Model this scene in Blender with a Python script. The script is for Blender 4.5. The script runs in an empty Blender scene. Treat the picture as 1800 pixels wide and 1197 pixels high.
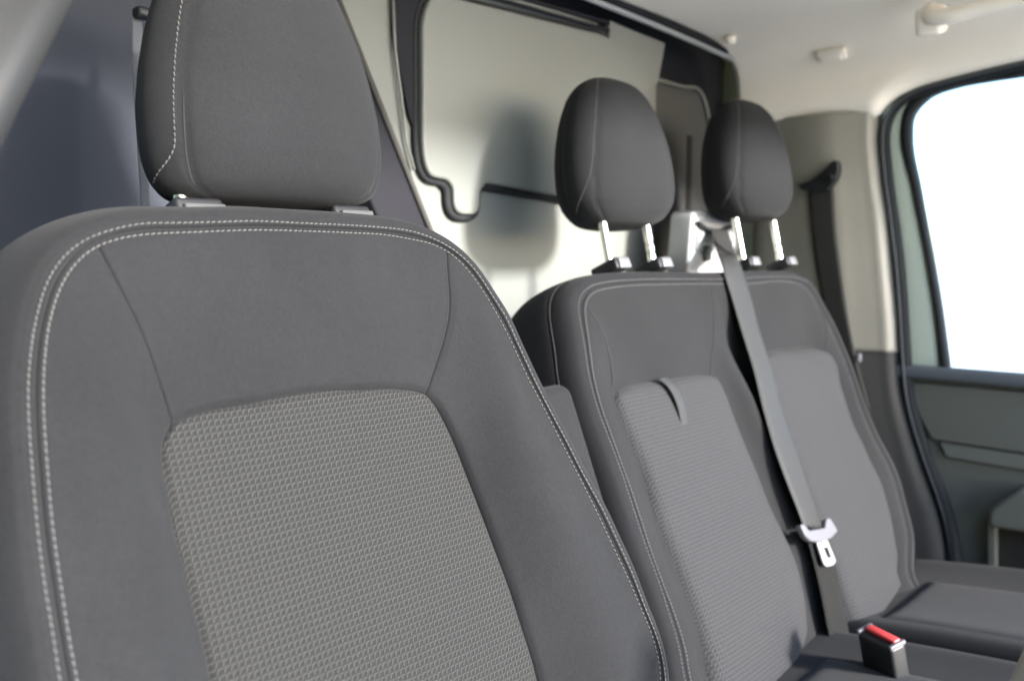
import bpy, bmesh, math, random
import numpy as np
from mathutils import Vector

random.seed(4)
RAD = math.radians
C = bpy.context.scene.collection
ZC = 1.62                      # height of the lens above the ground; the van floor is at about 0.55 m

# ------------------------------------------------------------------ camera
F_PX = 1600.0                  # focal length in pixels of an 1800 px wide picture
PITCH = math.atan((598.5 - 447) / F_PX)
YAW = math.atan2((2340 - 900) * math.cos(PITCH), F_PX)      # angle from the view direction to the +X axis
FWD = np.array([math.cos(YAW) * math.cos(PITCH), math.sin(YAW) * math.cos(PITCH), -math.sin(PITCH)])
RGT = np.array([math.sin(YAW), -math.cos(YAW), 0.0])
DWN = np.cross(FWD, RGT)
cam = bpy.data.cameras.new('camera')
camo = bpy.data.objects.new('camera', cam)
C.objects.link(camo)
camo.location = (0, 0, ZC)
camo.rotation_euler = Vector(FWD).to_track_quat('-Z', 'Y').to_euler()
cam.sensor_width = 36
cam.lens = F_PX * 36 / 1800
cam.clip_start = 0.02
cam.clip_end = 3000
cam.dof.use_dof = True
cam.dof.focus_distance = 0.82
cam.dof.aperture_fstop = 5.0
bpy.context.scene.camera = camo

# ------------------------------------------------------------------ world, sun, exposure
SUN_EL, SUN_AZ = RAD(19), RAD(-4)     # sun low in front of the van, a little to the driver's side
world = bpy.data.worlds.new('World')
bpy.context.scene.world = world
world.use_nodes = True
wn = world.node_tree
sky = wn.nodes.new('ShaderNodeTexSky')
sky.sky_type = 'NISHITA'
sky.sun_disc = False
sky.sun_elevation = SUN_EL
sky.sun_rotation = RAD(180) + SUN_AZ
sky.air_density = 0.8
sky.dust_density = 1.0
sky.ozone_density = 2.5
bg = wn.nodes['Background']
wn.links.new(sky.outputs[0], bg.inputs[0])
bg.inputs[1].default_value = 0.15
sun = bpy.data.lights.new('sun', 'SUN')
sun.energy = 2.4
sun.angle = RAD(7)
sun.color = (1.0, 0.97, 0.93)
suno = bpy.data.objects.new('sun', sun)
C.objects.link(suno)
SUN_DIR = Vector((math.sin(SUN_AZ) * math.cos(SUN_EL), math.cos(SUN_AZ) * math.cos(SUN_EL), -math.sin(SUN_EL)))
suno.rotation_euler = SUN_DIR.to_track_quat('-Z', 'Y').to_euler()
sc = bpy.context.scene
sc.view_settings.view_transform = 'Standard'
sc.view_settings.look = 'None'
sc.view_settings.exposure = 2.9
sc.view_settings.gamma = 1
sc.cycles.use_denoising = True
sc.cycles.max_bounces = 10
sc.cycles.diffuse_bounces = 6
sc.cycles.sample_clamp_indirect = 6

# ------------------------------------------------------------------ materials
class Ex:
    """tiny helper to write math node graphs as expressions"""
    def __init__(s, nt, sock): s.nt, s.k = nt, sock
    def __rsub__(s, o): return (s * -1.0) + o
    def __radd__(s, o): return s + o
    def __rmul__(s, o): return s * o
    def _op(s, op, *o):
        n = s.nt.nodes.new('ShaderNodeMath'); n.operation = op
        for i, q in enumerate((s,) + o):
            if isinstance(q, Ex): s.nt.links.new(q.k, n.inputs[i])
            else: n.inputs[i].default_value = q
        return Ex(s.nt, n.outputs[0])
    def __add__(s, o): return s._op('ADD', o)
    def __sub__(s, o): return s._op('SUBTRACT', o)
    def __mul__(s, o): return s._op('MULTIPLY', o)
    def __truediv__(s, o): return s._op('DIVIDE', o)
    def frac(s): return s._op('FRACT')
    def abs(s): return s._op('ABSOLUTE')
    def lt(s, o): return s._op('LESS_THAN', o)
    def gt(s, o): return s._op('GREATER_THAN', o)
    def max(s, o): return s._op('MAXIMUM', o)
    def min(s, o): return s._op('MINIMUM', o)
    def pow(s, o): return s._op('POWER', o)
    def sin(s): return s._op('SINE')
    def sat(s):
        r = s._op('ADD', 0.0); r.k.node.use_clamp = True; return r

def new_mat(name, col, rough=0.6, spec=0.5, metal=0.0, sheen=0.0):
    m = bpy.data.materials.new(name); m.use_nodes = True
    b = m.node_tree.nodes['Principled BSDF']
    b.inputs['Base Color'].default_value = (*col, 1)
    b.inputs['Roughness'].default_value = rough
    b.inputs['Specular IOR Level'].default_value = spec
    b.inputs['Metallic'].default_value = metal
    if sheen:
        b.inputs['Sheen Weight'].default_value = sheen
        b.inputs['Sheen Roughness'].default_value = 0.5
    return m, m.node_tree, b

def mixcol(nt, fac, a, b):
    n = nt.nodes.new('ShaderNodeMix'); n.data_type = 'RGBA'
    if isinstance(fac, Ex): nt.links.new(fac.k, n.inputs[0])
    else: n.inputs[0].default_value = fac
    for i, q in ((6, a), (7, b)):
        if isinstance(q, tuple): n.inputs[i].default_value = (*q, 1)
        else: nt.links.new(q, n.inputs[i])
    return n.outputs[2]

def noise(nt, vec, scale, detail=3, rough=0.5):
    n = nt.nodes.new('ShaderNodeTexNoise')
    n.inputs['Scale'].default_value = scale
    n.inputs['Detail'].default_value = detail
    n.inputs['Roughness'].default_value = rough
    nt.links.new(vec, n.inputs['Vector'])
    return n.outputs['Fac']

def coords(nt, which='Object'):
    return nt.nodes.new('ShaderNodeTexCoord').outputs[which]

def add_bump(nt, b, height, strength, dist):
    n = nt.nodes.new('ShaderNodeBump')
    n.inputs['Strength'].default_value = strength
    n.inputs['Distance'].default_value = dist
    nt.links.new(height.k if isinstance(height, Ex) else height, n.inputs['Height'])
    nt.links.new(n.outputs[0], b.inputs['Normal'])

def mat_fabric(name, col, var=0.12):
    """close woven cloth: fine thread grain, faint slubs and tone drift"""
    m, nt, b = new_mat(name, col, 0.9, 0.08, sheen=0.03)
    v = coords(nt)
    big = Ex(nt, noise(nt, v, 7, 4))
    mid = Ex(nt, noise(nt, v, 260, 3, 0.6))
    fine = Ex(nt, noise(nt, v, 1100, 2, 0.8))
    f = ((big - 0.5) * 0.7 + (fine - 0.5) * 1.5 + (mid - 0.5) * 0.6 + 0.5).sat()
    lo = tuple(c * (1 - var * 3.2) for c in col); hi = tuple(c * (1 + var * 3.2) for c in col)
    nt.links.new(mixcol(nt, f, lo, hi), b.inputs['Base Color'])
    add_bump(nt, b, fine + mid * 0.5 + big * 2.0, 0.5, 0.0008)
    return m

def mat_weave(name, cell=(0.0046, 0.0045), lo=(0.007, 0.007, 0.0069), hi=(0.0148, 0.0148, 0.0144), thread=(0.056, 0.0545, 0.051), strength=0.5, tw=0.065):
    """staggered tile knit: each tile outlined left and above by a pale thread"""
    m, nt, b = new_mat(name, hi, 0.85, 0.1, sheen=0.03)
    uv = coords(nt, 'UV')
    sep = nt.nodes.new('ShaderNodeSeparateXYZ'); nt.links.new(uv, sep.inputs[0])
    wob = Ex(nt, noise(nt, uv, 60, 2)) - 0.5
    wob2 = Ex(nt, noise(nt, uv, 420, 2)) - 0.5
    x = Ex(nt, sep.outputs[0]) / cell[0] + wob * 0.25 + wob2 * 0.14
    y = Ex(nt, sep.outputs[1]) / cell[1] + wob * 0.3 + wob2 * 0.14
    fx, fy = x.frac(), y.frac()
    # rise from 0 to 0.86 over the first third of the tile, then nearly level
    rise = (fx / 0.34).sat()
    g = rise.pow(0.62) * 0.84 + fx * 0.12
    d = (fy - g).abs() * (1.0 - 0.0)
    slope_w = (fx.lt(0.30)) * 0.09 + tw
    line = (slope_w - d).gt(0.0)
    dots = (((Ex(nt, sep.outputs[0]) / (cell[0] / 7.0)).frac()).gt(0.28)) * 0.35 + 0.65
    th = line * dots
    below = (g - fy)                       # >0 : inside the tile under its own thread
    shade = (fx - 0.72).max(0) * 2.6       # the right end of each tile drops away
    ribs = ((Ex(nt, sep.outputs[1]) / (cell[1] / 5.0)).frac() - 0.5).abs() * shade
    height = (1.0 - shade * 1.2) + ribs * 0.5 + th * 0.55
    tone = (0.85 - shade * 0.95 + ribs * 1.2 + wob2 * 0.8).sat()
    base = mixcol(nt, tone, lo, hi)
    nt.links.new(mixcol(nt, th * 0.85, base, thread), b.inputs['Base Color'])
    add_bump(nt, b, height, strength, 0.0012)
    return m

def mat_plastic(name, col, rough=0.45, grain=0.25, spec=0.5, var=0.05):
    m, nt, b = new_mat(name, col, rough, spec)
    v = coords(nt)
    f = Ex(nt, noise(nt, v, 6, 4))
    lo = tuple(c * (1 - var) for c in col); hi = tuple(c * (1 + var) for c in col)
    nt.links.new(mixcol(nt, f, lo, hi), b.inputs['Base Color'])
    add_bump(nt, b, noise(nt, v, 700, 2, 0.6), grain, 0.0004)
    return m

def mat_web(name, col):
    """seat belt webbing: fine lengthwise ribs"""
    m, nt, b = new_mat(name, col, 0.6, 0.25)
    uv = coords(nt, 'UV')
    sep = nt.nodes.new('ShaderNodeSeparateXYZ'); nt.links.new(uv, sep.inputs[0])
    ribs = (Ex(nt, sep.outputs[0]) * (2 * math.pi * 11)).sin() * 0.5 + 0.5
    cross = (Ex(nt, sep.outputs[1]) * (2 * math.pi * 700)).sin() * 0.5 + 0.5
    lo = tuple(c * 0.8 for c in col); hi = tuple(c * 1.15 for c in col)
    nt.links.new(mixcol(nt, (ribs * 0.7 + cross * 0.3).sat(), lo, hi), b.inputs['Base Color'])
    add_bump(nt, b, ribs + cross * 0.4, 0.5, 0.0006)
    return m

M = {}
M['fabric'] = mat_fabric('charcoal_fabric', (0.0125, 0.0127, 0.0134))
M['fabric_dark'] = mat_fabric('dark_side_fabric', (0.011, 0.011, 0.0122))
M['weave'] = mat_weave('knit_insert_fabric')
M['weave_small'] = mat_weave('bench_insert_fabric', cell=(0.0066, 0.0056), lo=(0.010, 0.010, 0.0108), hi=(0.0225, 0.0225, 0.0240), thread=(0.054, 0.054, 0.056), strength=0.8, tw=0.09)
M['thread'], _, _ = new_mat('cream_thread', (0.066, 0.064, 0.058), 0.6, 0.3, sheen=0.2)
M['seam'], _, _ = new_mat('dark_seam_thread', (0.02, 0.02, 0.022), 0.8, 0.2)
M['black'] = mat_plastic('black_plastic', (0.010, 0.0105, 0.0115), 0.45, 0.35, 0.4)
M['grey_plastic'] = mat_plastic('satin_guide_plastic', (0.055, 0.057, 0.057), 0.3, 0.3, 0.7)
M['sheen_catch'] = mat_plastic('sheen_catch_plastic', (0.11, 0.11, 0.115), 0.3, 0.1, 0.6)  # catch plastic lightened for the bench, a bright reflection put into its colour
M['tower'] = mat_plastic('light_trim_plastic', (0.30, 0.30, 0.30), 0.28, 0.1, 0.6)
M['chrome'], _, _ = new_mat('brushed_steel', (0.88, 0.88, 0.80), 0.3, 0.5, 1.0)
M['web'] = mat_web('grey_webbing', (0.021, 0.021, 0.021))
M['web_shaded'] = mat_web('shaded_webbing', (0.004, 0.004, 0.0038))  # same belt webbing blackened, shade of the seat gap put into its colour
M['web_shaded'].node_tree.nodes['Principled BSDF'].inputs['Roughness'].default_value = 0.9
M['head'] = mat_plastic('headliner_cloth', (0.87, 0.79, 0.68), 0.9, 0.6, 0.15, 0.03)
M['pillar'] = mat_plastic('pillar_trim_plastic', (0.235, 0.218, 0.178), 0.55, 0.4)
M['pillar_low'] = mat_plastic('lower_pillar_plastic', (0.045, 0.043, 0.04), 0.8, 0.4, 0.2)
M['door'] = mat_plastic('door_card_plastic', (0.112, 0.112, 0.095), 0.7, 0.45, 0.3)
M['door_frame'] = mat_plastic('painted_door_frame', (0.50, 0.54, 0.44), 0.35, 0.05, 0.5)
M['bulk'] = mat_plastic('bulkhead_paint', (0.130, 0.136, 0.124), 0.55, 0.05, 0.5, 0.04)
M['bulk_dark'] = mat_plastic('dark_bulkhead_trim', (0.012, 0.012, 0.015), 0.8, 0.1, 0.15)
M['rubber'] = mat_plastic('rubber_seal', (0.012, 0.013, 0.014), 0.75, 0.2, 0.25)
M['red'], _, _ = new_mat('red_release_button', (0.55, 0.05, 0.05), 0.35, 0.5)
M['floor'] = mat_plastic('floor_mat', (0.05, 0.05, 0.05), 0.8, 0.6)
M['white_plastic'] = mat_plastic('pale_grey_plastic', (0.095, 0.095, 0.105), 0.4, 0.05)
M['back'] = mat_plastic('seat_back_shell', (0.05, 0.05, 0.052), 0.6, 0.4)

m, nt, b = new_mat('clear_glass', (1, 1, 1), 0.02)
nt.nodes.remove(b)
tr = nt.nodes.new('ShaderNodeBsdfTransparent'); tr.inputs[0].default_value = (0.93, 0.96, 0.94, 1)
gl = nt.nodes.new('ShaderNodeBsdfGlossy'); gl.inputs['Roughness'].default_value = 0.02
fr = nt.nodes.new('ShaderNodeFresnel'); fr.inputs[0].default_value = 1.45
mx = nt.nodes.new('ShaderNodeMixShader')
nt.links.new(fr.outputs[0], mx.inputs[0]); nt.links.new(tr.outputs[0], mx.inputs[1]); nt.links.new(gl.outputs[0], mx.inputs[2])
nt.links.new(mx.outputs[0], nt.nodes['Material Output'].inputs[0])
M['glass'] = m

m, nt, b = new_mat('pale_concrete', (0.6, 0.59, 0.56), 0.9, 0.2)
v = coords(nt)
nt.links.new(mixcol(nt, Ex(nt, noise(nt, v, 0.8, 6, 0.65)), (0.60, 0.59, 0.56), (0.74, 0.73, 0.70)), b.inputs['Base Color'])
add_bump(nt, b, noise(nt, v, 60, 3), 0.4, 0.003)
M['ground'] = m
m, nt, b = new_mat('hedge_leaves', (0.09, 0.14, 0.04), 0.6, 0.3)
v = coords(nt)
nt.links.new(mixcol(nt, Ex(nt, noise(nt, v, 5, 3)), (0.05, 0.09, 0.025), (0.14, 0.19, 0.06)), b.inputs['Base Color'])
M['leaf'] = m

# ------------------------------------------------------------------ helpers
def W(p):                                   # lens-height coordinates to world
    return (float(p[0]), float(p[1]), float(p[2]) + ZC)

def ray(u, v):
    return FWD + RGT * ((u - 900) / F_PX) + DWN * ((v - 598.5) / F_PX)
def on_y(u, v, Y):
    d = ray(u, v); return d * (Y / d[1])
def on_x(u, v, X):
    d = ray(u, v); return d * (X / d[0])
def on_z(u, v, Z):
    d = ray(u, v); return d * (Z / d[2])

def link(name, me, mat, parent=None, smooth=True, kind=None, label=None):
    o = bpy.data.objects.new(name, me)
    C.objects.link(o)
    if mat is not None: me.materials.append(mat)
    if parent is not None:
        o.parent = parent
    if smooth:
        for p in me.polygons: p.use_smooth = True
    if kind: o['kind'] = kind
    if label: o['label'] = label
    return o

def thing(name, label, cat, loc=(0, 0, 0), group=None):
    o = bpy.data.objects.new(name, None)
    C.objects.link(o)
    o.empty_display_size = 0.05
    o['label'] = label; o['category'] = cat
    if group: o['group'] = group
    return o

def mesh(name, verts, faces, mat, parent=None, smooth=True, uvs=None, **k):
    me = bpy.data.meshes.new(name)
    me.from_pydata([tuple(map(float, v)) for v in verts], [], faces)
    if uvs is not None:
        l = me.uv_layers.new(name='UVMap')
        vi = np.empty(len(me.loops), dtype=np.int32); me.loops.foreach_get('vertex_index', vi)
        l.data.foreach_set('uv', np.asarray(uvs, dtype=np.float32)[vi].ravel())
    me.update()
    return link(name, me, mat, parent, smooth, **k)

def grid_faces(nr, nc, closed=False, flip=False):
    f = []
    for i in range(nr - 1):
        for j in range(nc if closed else nc - 1):
            a, b_, c_, d_ = i * nc + j, i * nc + (j + 1) % nc, (i + 1) * nc + (j + 1) % nc, (i + 1) * nc + j
            f.append((a, d_, c_, b_) if flip else (a, b_, c_, d_))
    return f

def catmull(P, n):
    """smooth resample by arc length, n points"""
    P = np.asarray(P, float)
    d = np.r_[0, np.cumsum(np.linalg.norm(np.diff(P, axis=0), axis=1))]
    m_ = np.gradient(P, d, axis=0)
    q = np.linspace(0, d[-1], n)
    i = np.clip(np.searchsorted(d, q, side='right') - 1, 0, len(d) - 2)
    h = (d[i + 1] - d[i])[:, None]; t = ((q - d[i])[:, None]) / h
    return ((2 * t ** 3 - 3 * t ** 2 + 1) * P[i] + (t ** 3 - 2 * t ** 2 + t) * h * m_[i]
            + (-2 * t ** 3 + 3 * t ** 2) * P[i + 1] + (t ** 3 - t ** 2) * h * m_[i + 1])

def relax(P, it=8, keep=True):
    P = P.copy()
    for _ in range(it):
        Q = P.copy()
        Q[1:-1] = 0.25 * P[:-2] + 0.5 * P[1:-1] + 0.25 * P[2:]
        P = Q
    return P

def resample(P, n, u=None):
    P = np.asarray(P, float)
    d = np.r_[0, np.cumsum(np.linalg.norm(np.diff(P, axis=0), axis=1))]
    q = (np.linspace(0, 1, n) if u is None else np.asarray(u)) * d[-1]
    return np.stack([np.interp(q, d, P[:, k]) for k in range(P.shape[1])], 1)

def tube(name, pts, r, mat, parent=None, n=10, closed=False, rr=None, **k):
    pts = np.asarray(pts, float); N = len(pts)
    T = np.gradient(pts, axis=0)
    if closed: T = np.roll(pts, -1, 0) - np.roll(pts, 1, 0)
    T /= np.linalg.norm(T, axis=1)[:, None] + 1e-12
    up = np.array([0.13, 0.2, 0.97]); V = []
    a = np.cross(T[0], up); a /= np.linalg.norm(a)
    for i in range(N):
        a = a - T[i] * (a @ T[i]); a /= np.linalg.norm(a) + 1e-12
        b_ = np.cross(T[i], a)
        ri = r if rr is None else rr[i]
        for j in range(n):
            w = 2 * math.pi * j / n
            V.append(pts[i] + (a * math.cos(w) + b_ * math.sin(w)) * ri)
    f = grid_faces(N, n, True)
    if closed: f += [((N - 1) * n + j, (N - 1) * n + (j + 1) % n, (j + 1) % n, j) for j in range(n)]
    else: f += [tuple(range(n))[::-1], tuple((N - 1) * n + j for j in range(n))]
    return mesh(name, [W(v) for v in V], f, mat, parent, **k)

def bevelled(name, bm, mat, parent, width=0.003, seg=3, **k):
    bmesh.ops.recalc_face_normals(bm, faces=bm.faces)
    bmesh.ops.bevel(bm, geom=[e for e in bm.edges if len(e.link_faces) == 2 and e.calc_face_angle(0) > 0.5],
                    offset=width, segments=seg, affect='EDGES', profile=0.5, clamp_overlap=True)
    me = bpy.data.meshes.new(name); bm.to_mesh(me); bm.free()
    o = link(name, me, mat, parent, True, **k)
    return o

def box(name, O, ex, ey, ez, size, mat, parent=None, bev=0.003, seg=3, **k):
    """box centred at O with unit axes ex ey ez"""
    bm = bmesh.new()
    ex, ey, ez = (np.asarray(q, float) for q in (ex, ey, ez))
    vs = []
    for sx in (-1, 1):
        for sy in (-1, 1):
            for sz in (-1, 1):
                vs.append(bm.verts.new(W(np.asarray(O) + ex * sx * size[0] / 2 + ey * sy * size[1] / 2 + ez * sz * size[2] / 2)))
    for f in ((0, 1, 3, 2), (4, 6, 7, 5), (0, 4, 5, 1), (2, 3, 7, 6), (0, 2, 6, 4), (1, 5, 7, 3)):
        bm.faces.new([vs[i] for i in f])
    return bevelled(name, bm, mat, parent, bev, seg, **k)

def prism(name, outline, d0, d1, frame, mat, parent=None, bev=0.002, seg=2, holes=None, **k):
    """outline: 2D points; frame: (origin, ea, eb, en); extruded from d0 to d1 along en"""
    O, ea, eb, en = (np.asarray(q, float) for q in frame)
    bm = bmesh.new()
    A = [bm.verts.new(W(O + ea * p[0] + eb * p[1] + en * d0)) for p in outline]
    B = [bm.verts.new(W(O + ea * p[0] + eb * p[1] + en * d1)) for p in outline]
    n = len(A)
    for i in range(n): bm.faces.new((A[i], A[(i + 1) % n], B[(i + 1) % n], B[i]))
    bm.faces.new(A[::-1]); bm.faces.new(B)
    bmesh.ops.recalc_face_normals(bm, faces=bm.faces)
    if bev:
        es = [e for e in bm.edges if len(e.link_faces) == 2 and e.calc_face_angle(0) > 1.2 and any(len(f.verts) > 4 or n <= 4 for f in e.link_faces)]
        bmesh.ops.bevel(bm, geom=es, offset=bev, segments=seg, affect='EDGES', profile=0.5, clamp_overlap=True)
    big = [f for f in bm.faces if len(f.verts) > 4]
    bmesh.ops.triangulate(bm, faces=big)
    me = bpy.data.meshes.new(name); bm.to_mesh(me); bm.free()
    o = link(name, me, mat, parent, False, **k)
    md = o.modifiers.new('shade', 'WEIGHTED_NORMAL') if False else None
    for p in me.polygons: p.use_smooth = len(p.vertices) == 4
    return o

def rounded(pts, r, n=6):
    """round the corners of a closed polygon; r number or list"""
    out = []; N = len(pts)
    for i in range(N):
        p = np.array(pts[i], float); a = np.array(pts[i - 1], float) - p; c_ = np.array(pts[(i + 1) % N], float) - p
        ri = r if np.isscalar(r) else r[i]
        if ri <= 0: out.append(tuple(p)); continue
        ra = min(ri, np.linalg.norm(a) * 0.49); rc = min(ri, np.linalg.norm(c_) * 0.49)
        p0 = p + a / np.linalg.norm(a) * ra; p1 = p + c_ / np.linalg.norm(c_) * rc
        for j in range(n + 1):
            t = j / n
            out.append(tuple((1 - t) ** 2 * p0 + 2 * t * (1 - t) * p + t * t * p1))
    return out

def ribbon(name, L, R, thick, nrm, mat, parent=None, n=60, crown=0.0, **k):
    """webbing between two edge polylines (3D), with thickness along nrm"""
    L, R = resample(catmull(L, 80), n), resample(catmull(R, 80), n)
    nrm = np.asarray(nrm, float)
    V, UV = [], []; m_ = 7
    ln = np.r_[0, np.cumsum(np.linalg.norm(np.diff((L + R) / 2, axis=0), axis=1))]
    cols = []
    for j in range(m_): cols.append((j / (m_ - 1), +1))
    for j in range(m_): cols.append((1 - j / (m_ - 1), -1))
    for i in range(n):
        nn = nrm if nrm.ndim == 1 else nrm[i]
        for (t, s) in cols:
            edge = 1 - abs(2 * t - 1) ** 8
            V.append(L[i] * (1 - t) + R[i] * t + nn * (s * thick / 2 * (0.35 + 0.65 * edge) + crown * (1 - (2 * t - 1) ** 2)))
            UV.append((t, ln[i]))
    nc = len(cols)
    f = grid_faces(n, nc, True) + [tuple(range(nc))[::-1], tuple((n - 1) * nc + j for j in range(nc))]
    return mesh(name, [W(v) for v in V], f, mat, parent, uvs=UV, **k)

def stitches(name, pts, nrm, pitch, length, rad, parent, skew=0.18, lift=0.0003, mat=None):
    """thread stitches along a 3D polyline: each a little capsule lying on the cloth"""
    pts = np.asarray(pts, float); nrm = np.asarray(nrm, float)
    d = np.r_[0, np.cumsum(np.linalg.norm(np.diff(pts, axis=0), axis=1))]
    nS = int(d[-1] / pitch)
    V, Fc = [], []
    for k in range(nS):
        s0 = (k + 0.5) * pitch + random.uniform(-0.04, 0.04) * pitch
        c_ = np.array([np.interp(s0, d, pts[:, q]) for q in range(3)])
        c1 = np.array([np.interp(s0 + 0.001, d, pts[:, q]) for q in range(3)])
        nn = np.array([np.interp(s0, d, nrm[:, q]) for q in range(3)]); nn /= np.linalg.norm(nn)
        t = c1 - c_; t -= nn * (t @ nn); t /= np.linalg.norm(t)
        b_ = np.cross(nn, t)
        sk = skew + random.uniform(-0.05, 0.05)
        t2 = t * math.cos(sk) + b_ * math.sin(sk); b2 = np.cross(nn, t2)
        L = length * random.uniform(0.93, 1.05)
        base = len(V)
        for (x, rr_, dz) in ((-0.5, 0.35, -0.9), (-0.38, 0.9, -0.1), (0.0, 1.0, 0.25), (0.38, 0.9, -0.1), (0.5, 0.35, -0.9)):
            for j in range(6):
                w = math.pi * 2 * j / 6
                V.append(c_ + t2 * x * L + (b2 * math.cos(w) + nn * math.sin(w)) * rad * rr_ + nn * (lift + dz * rad))
        for i in range(4):
            for j in range(6):
                Fc.append((base + i * 6 + j, base + i * 6 + (j + 1) % 6, base + (i + 1) * 6 + (j + 1) % 6, base + (i + 1) * 6 + j))
        Fc.append(tuple(base + j for j in range(6))[::-1]); Fc.append(tuple(base + 24 + j for j in range(6)))
    return mesh(name, [W(v) for v in V], Fc, mat or M['thread'], parent, kind='stuff')

class Frame:
    """reclined seat plane: s across, t up, h towards the sitter"""
    def __init__(s, P, rec):
        s.P = np.array(P, float); r = RAD(rec)
        s.S = np.array([1.0, 0, 0]); s.T = np.array([0, math.sin(r), math.cos(r)]); s.N = np.array([0, -math.cos(r), math.sin(r)])
    def w(s, q):
        q = np.asarray(q, float)
        return s.P + q[..., 0:1] * s.S + q[..., 1:2] * s.T + q[..., 2:3] * s.N
    def st(s, u, v, h=0.0):
        d = ray(u, v); k = (s.P @ s.N + h) / (d @ s.N); Q = d * k - s.P
        return (Q[0], Q @ s.T, h)
    def curve(s, px, hf):
        return np.array([s.st(u, v, hf(v)) for u, v in px])
def sstep(a, b_, x):
    t = np.clip((np.asarray(x, float) - a) / (b_ - a), 0, 1); return t * t * (3 - 2 * t)

# ================================================================== THE SETTING
def build_ground():
    n = 60; xs = np.sign(np.linspace(-1, 1, n)) * np.abs(np.linspace(-1, 1, n)) ** 3 * 900
    V = []
    for y in xs:
        for x in xs:
            V.append((x, y, 0.0))
    mesh('ground', V, grid_faces(n, n), M['ground'], kind='structure')
build_ground()

# van floor (pressed sheet with ribs)
def van_floor():
    V = []; nx, ny = 120, 20
    for y in np.linspace(-0.45, 1.20, ny):
        for x in np.linspace(-0.02, 1.96, nx):
            V.append(W((x, y, -1.06 + 0.004 * (math.sin(x * 90) > 0.3))))
    for y in np.linspace(-0.45, 1.20, ny)[::-1]:
        for x in np.linspace(-0.02, 1.96, nx):
            V.append(W((x, y, -1.10)))
    mesh('floor', V, grid_faces(2 * ny, nx), M['floor'], smooth=False, kind='structure')
van_floor()

# ---- headliner: one moulded sheet with a rolled edge over the door opening
LIP = [(1400, 219), (1470, 211), (1522, 206.5), (1543, 205), (1553, 188), (1573, 172), (1605, 154), (1661, 136), (1741, 116), (1800, 104)]
XS = 1.95
lip = np.array([on_x(u, v, XS) for u, v in LIP])
lip = np.vstack([[XS, 1.06, lip[0, 2]], lip, [XS, 0.30, lip[-1, 2] + 0.028], [XS, 0.0, lip[-1, 2] + 0.045], [XS, -0.34, lip[-1, 2] + 0.04]])
def headliner():
    lp = catmull(lip, 90)
    ys = np.linspace(1.035, 0.03, 90)
    o = np.argsort(lp[:, 1]); zed = np.interp(ys, lp[o, 1], lp[o, 2])
    rows = []
    for y, ze in zip(ys, zed):
        zr = 0.468 + 0.012 * (1 - ((y - 0.4) / 0.9) ** 2)
        arch = float(sstep(0.72, 0.60, y))                   # over the door opening
        sec = [(0.03, zr - 0.10), (0.05, zr - 0.05), (0.12, zr - 0.018), (0.3, zr + 0.004), (0.95, zr + 0.010), (1.45, zr + 0.002), (1.70, zr - 0.004), (1.82, zr - 0.014),
               (1.885, zr - 0.036), (1.918, zr - 0.066), (1.93, 0.5 * (ze + zr) - 0.02), (1.93 + 0.004 * arch, ze + 0.012), (XS - 0.004 * arch, ze), (XS + 0.014, ze - 0.004 - 0.004 * arch), (XS + 0.03, ze + 0.004), (XS + 0.03, ze + 0.03)]
        c_ = catmull(sec, 80)
        rows.append([(x, y, z) for x, z in c_])
    V = [W(p) for r_ in rows for p in r_]
    ob = mesh('ceiling', V, grid_faces(len(rows), 80, flip=True), M['head'], kind='structure')
    # gentle recess round the grab handle
    md = ob.modifiers.new('thickness', 'SOLIDIFY'); md.thickness = 0.012; md.offset = 1
    me = ob.data
    hc = on_x(1650, 40, 1.80)
    for v_ in me.vertices:
        q = np.array([v_.co.x - 0, v_.co.y - (hc[1] - 0.16), v_.co.z - ZC])
        dy = abs(q[1]) / 0.22; dz = abs(v_.co.x - 1.80) / 0.075
        rr_ = max(dy, dz)
        if rr_ < 1.25:
            k = float(1 - sstep(0.8, 1.2, rr_))
            v_.co.x += 0.012 * k; v_.co.z += 0.012 * k
    return ob
headliner()

# ---- right-hand side wall skin (outer body side behind the trims)
wall = thing('van_side_panel', 'painted body side behind the passenger pillar trim and door seal', 'side panel')
box('wall_skin', (2.06, 0.945, -0.28), (1, 0, 0), (0, 1, 0), (0, 0, 1), (0.02, 0.47, 1.6), M['door_frame'], wall, 0.004)
box('sill', (1.99, 0.20, -1.04), (1, 0, 0), (0, 1, 0), (0, 0, 1), (0.13, 1.6, 0.10), M['bulk_dark'], wall, 0.02)

box('roof_skin', (1.02, 0.62, 0.525), (1, 0, 0), (0, 1, 0), (0, 0, 1), (2.10, 1.14, 0.02), M['door_frame'], wall, 0.004)

# ================================================================== BULKHEAD
YB = 1.05
FB = (np.array([0, YB, 0]), (1, 0, 0), (0, 0, 1), (0, -1, 0))      # outline (x, z); depth towards the seats
def bx(u, v, Y=YB):
    p = on_y(u, v, Y); return (p[0], p[2])
bulk = thing('bulkhead', 'pale grey steel bulkhead with raised rounded panel behind the seats', 'bulkhead')
pA, pB = bx(900, 0), bx(1155, 80)
sl = (pB[1] - pA[1]) / (pB[0] - pA[0])
XR = pB[0]
def topz(x): return pB[1] + sl * (x - XR)
prism('main_panel', rounded([(0.02, -1.06), (XR, -1.06), (XR, pB[1]), (1.30, topz(1.30)), (0.75, topz(0.75) - 0.01), (0.02, topz(0.75) - 0.10)], [0, 0, 0.008, 0, 0, 0]), -0.02, 0.0, FB, M['bulk'], bulk, 0.003)
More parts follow.
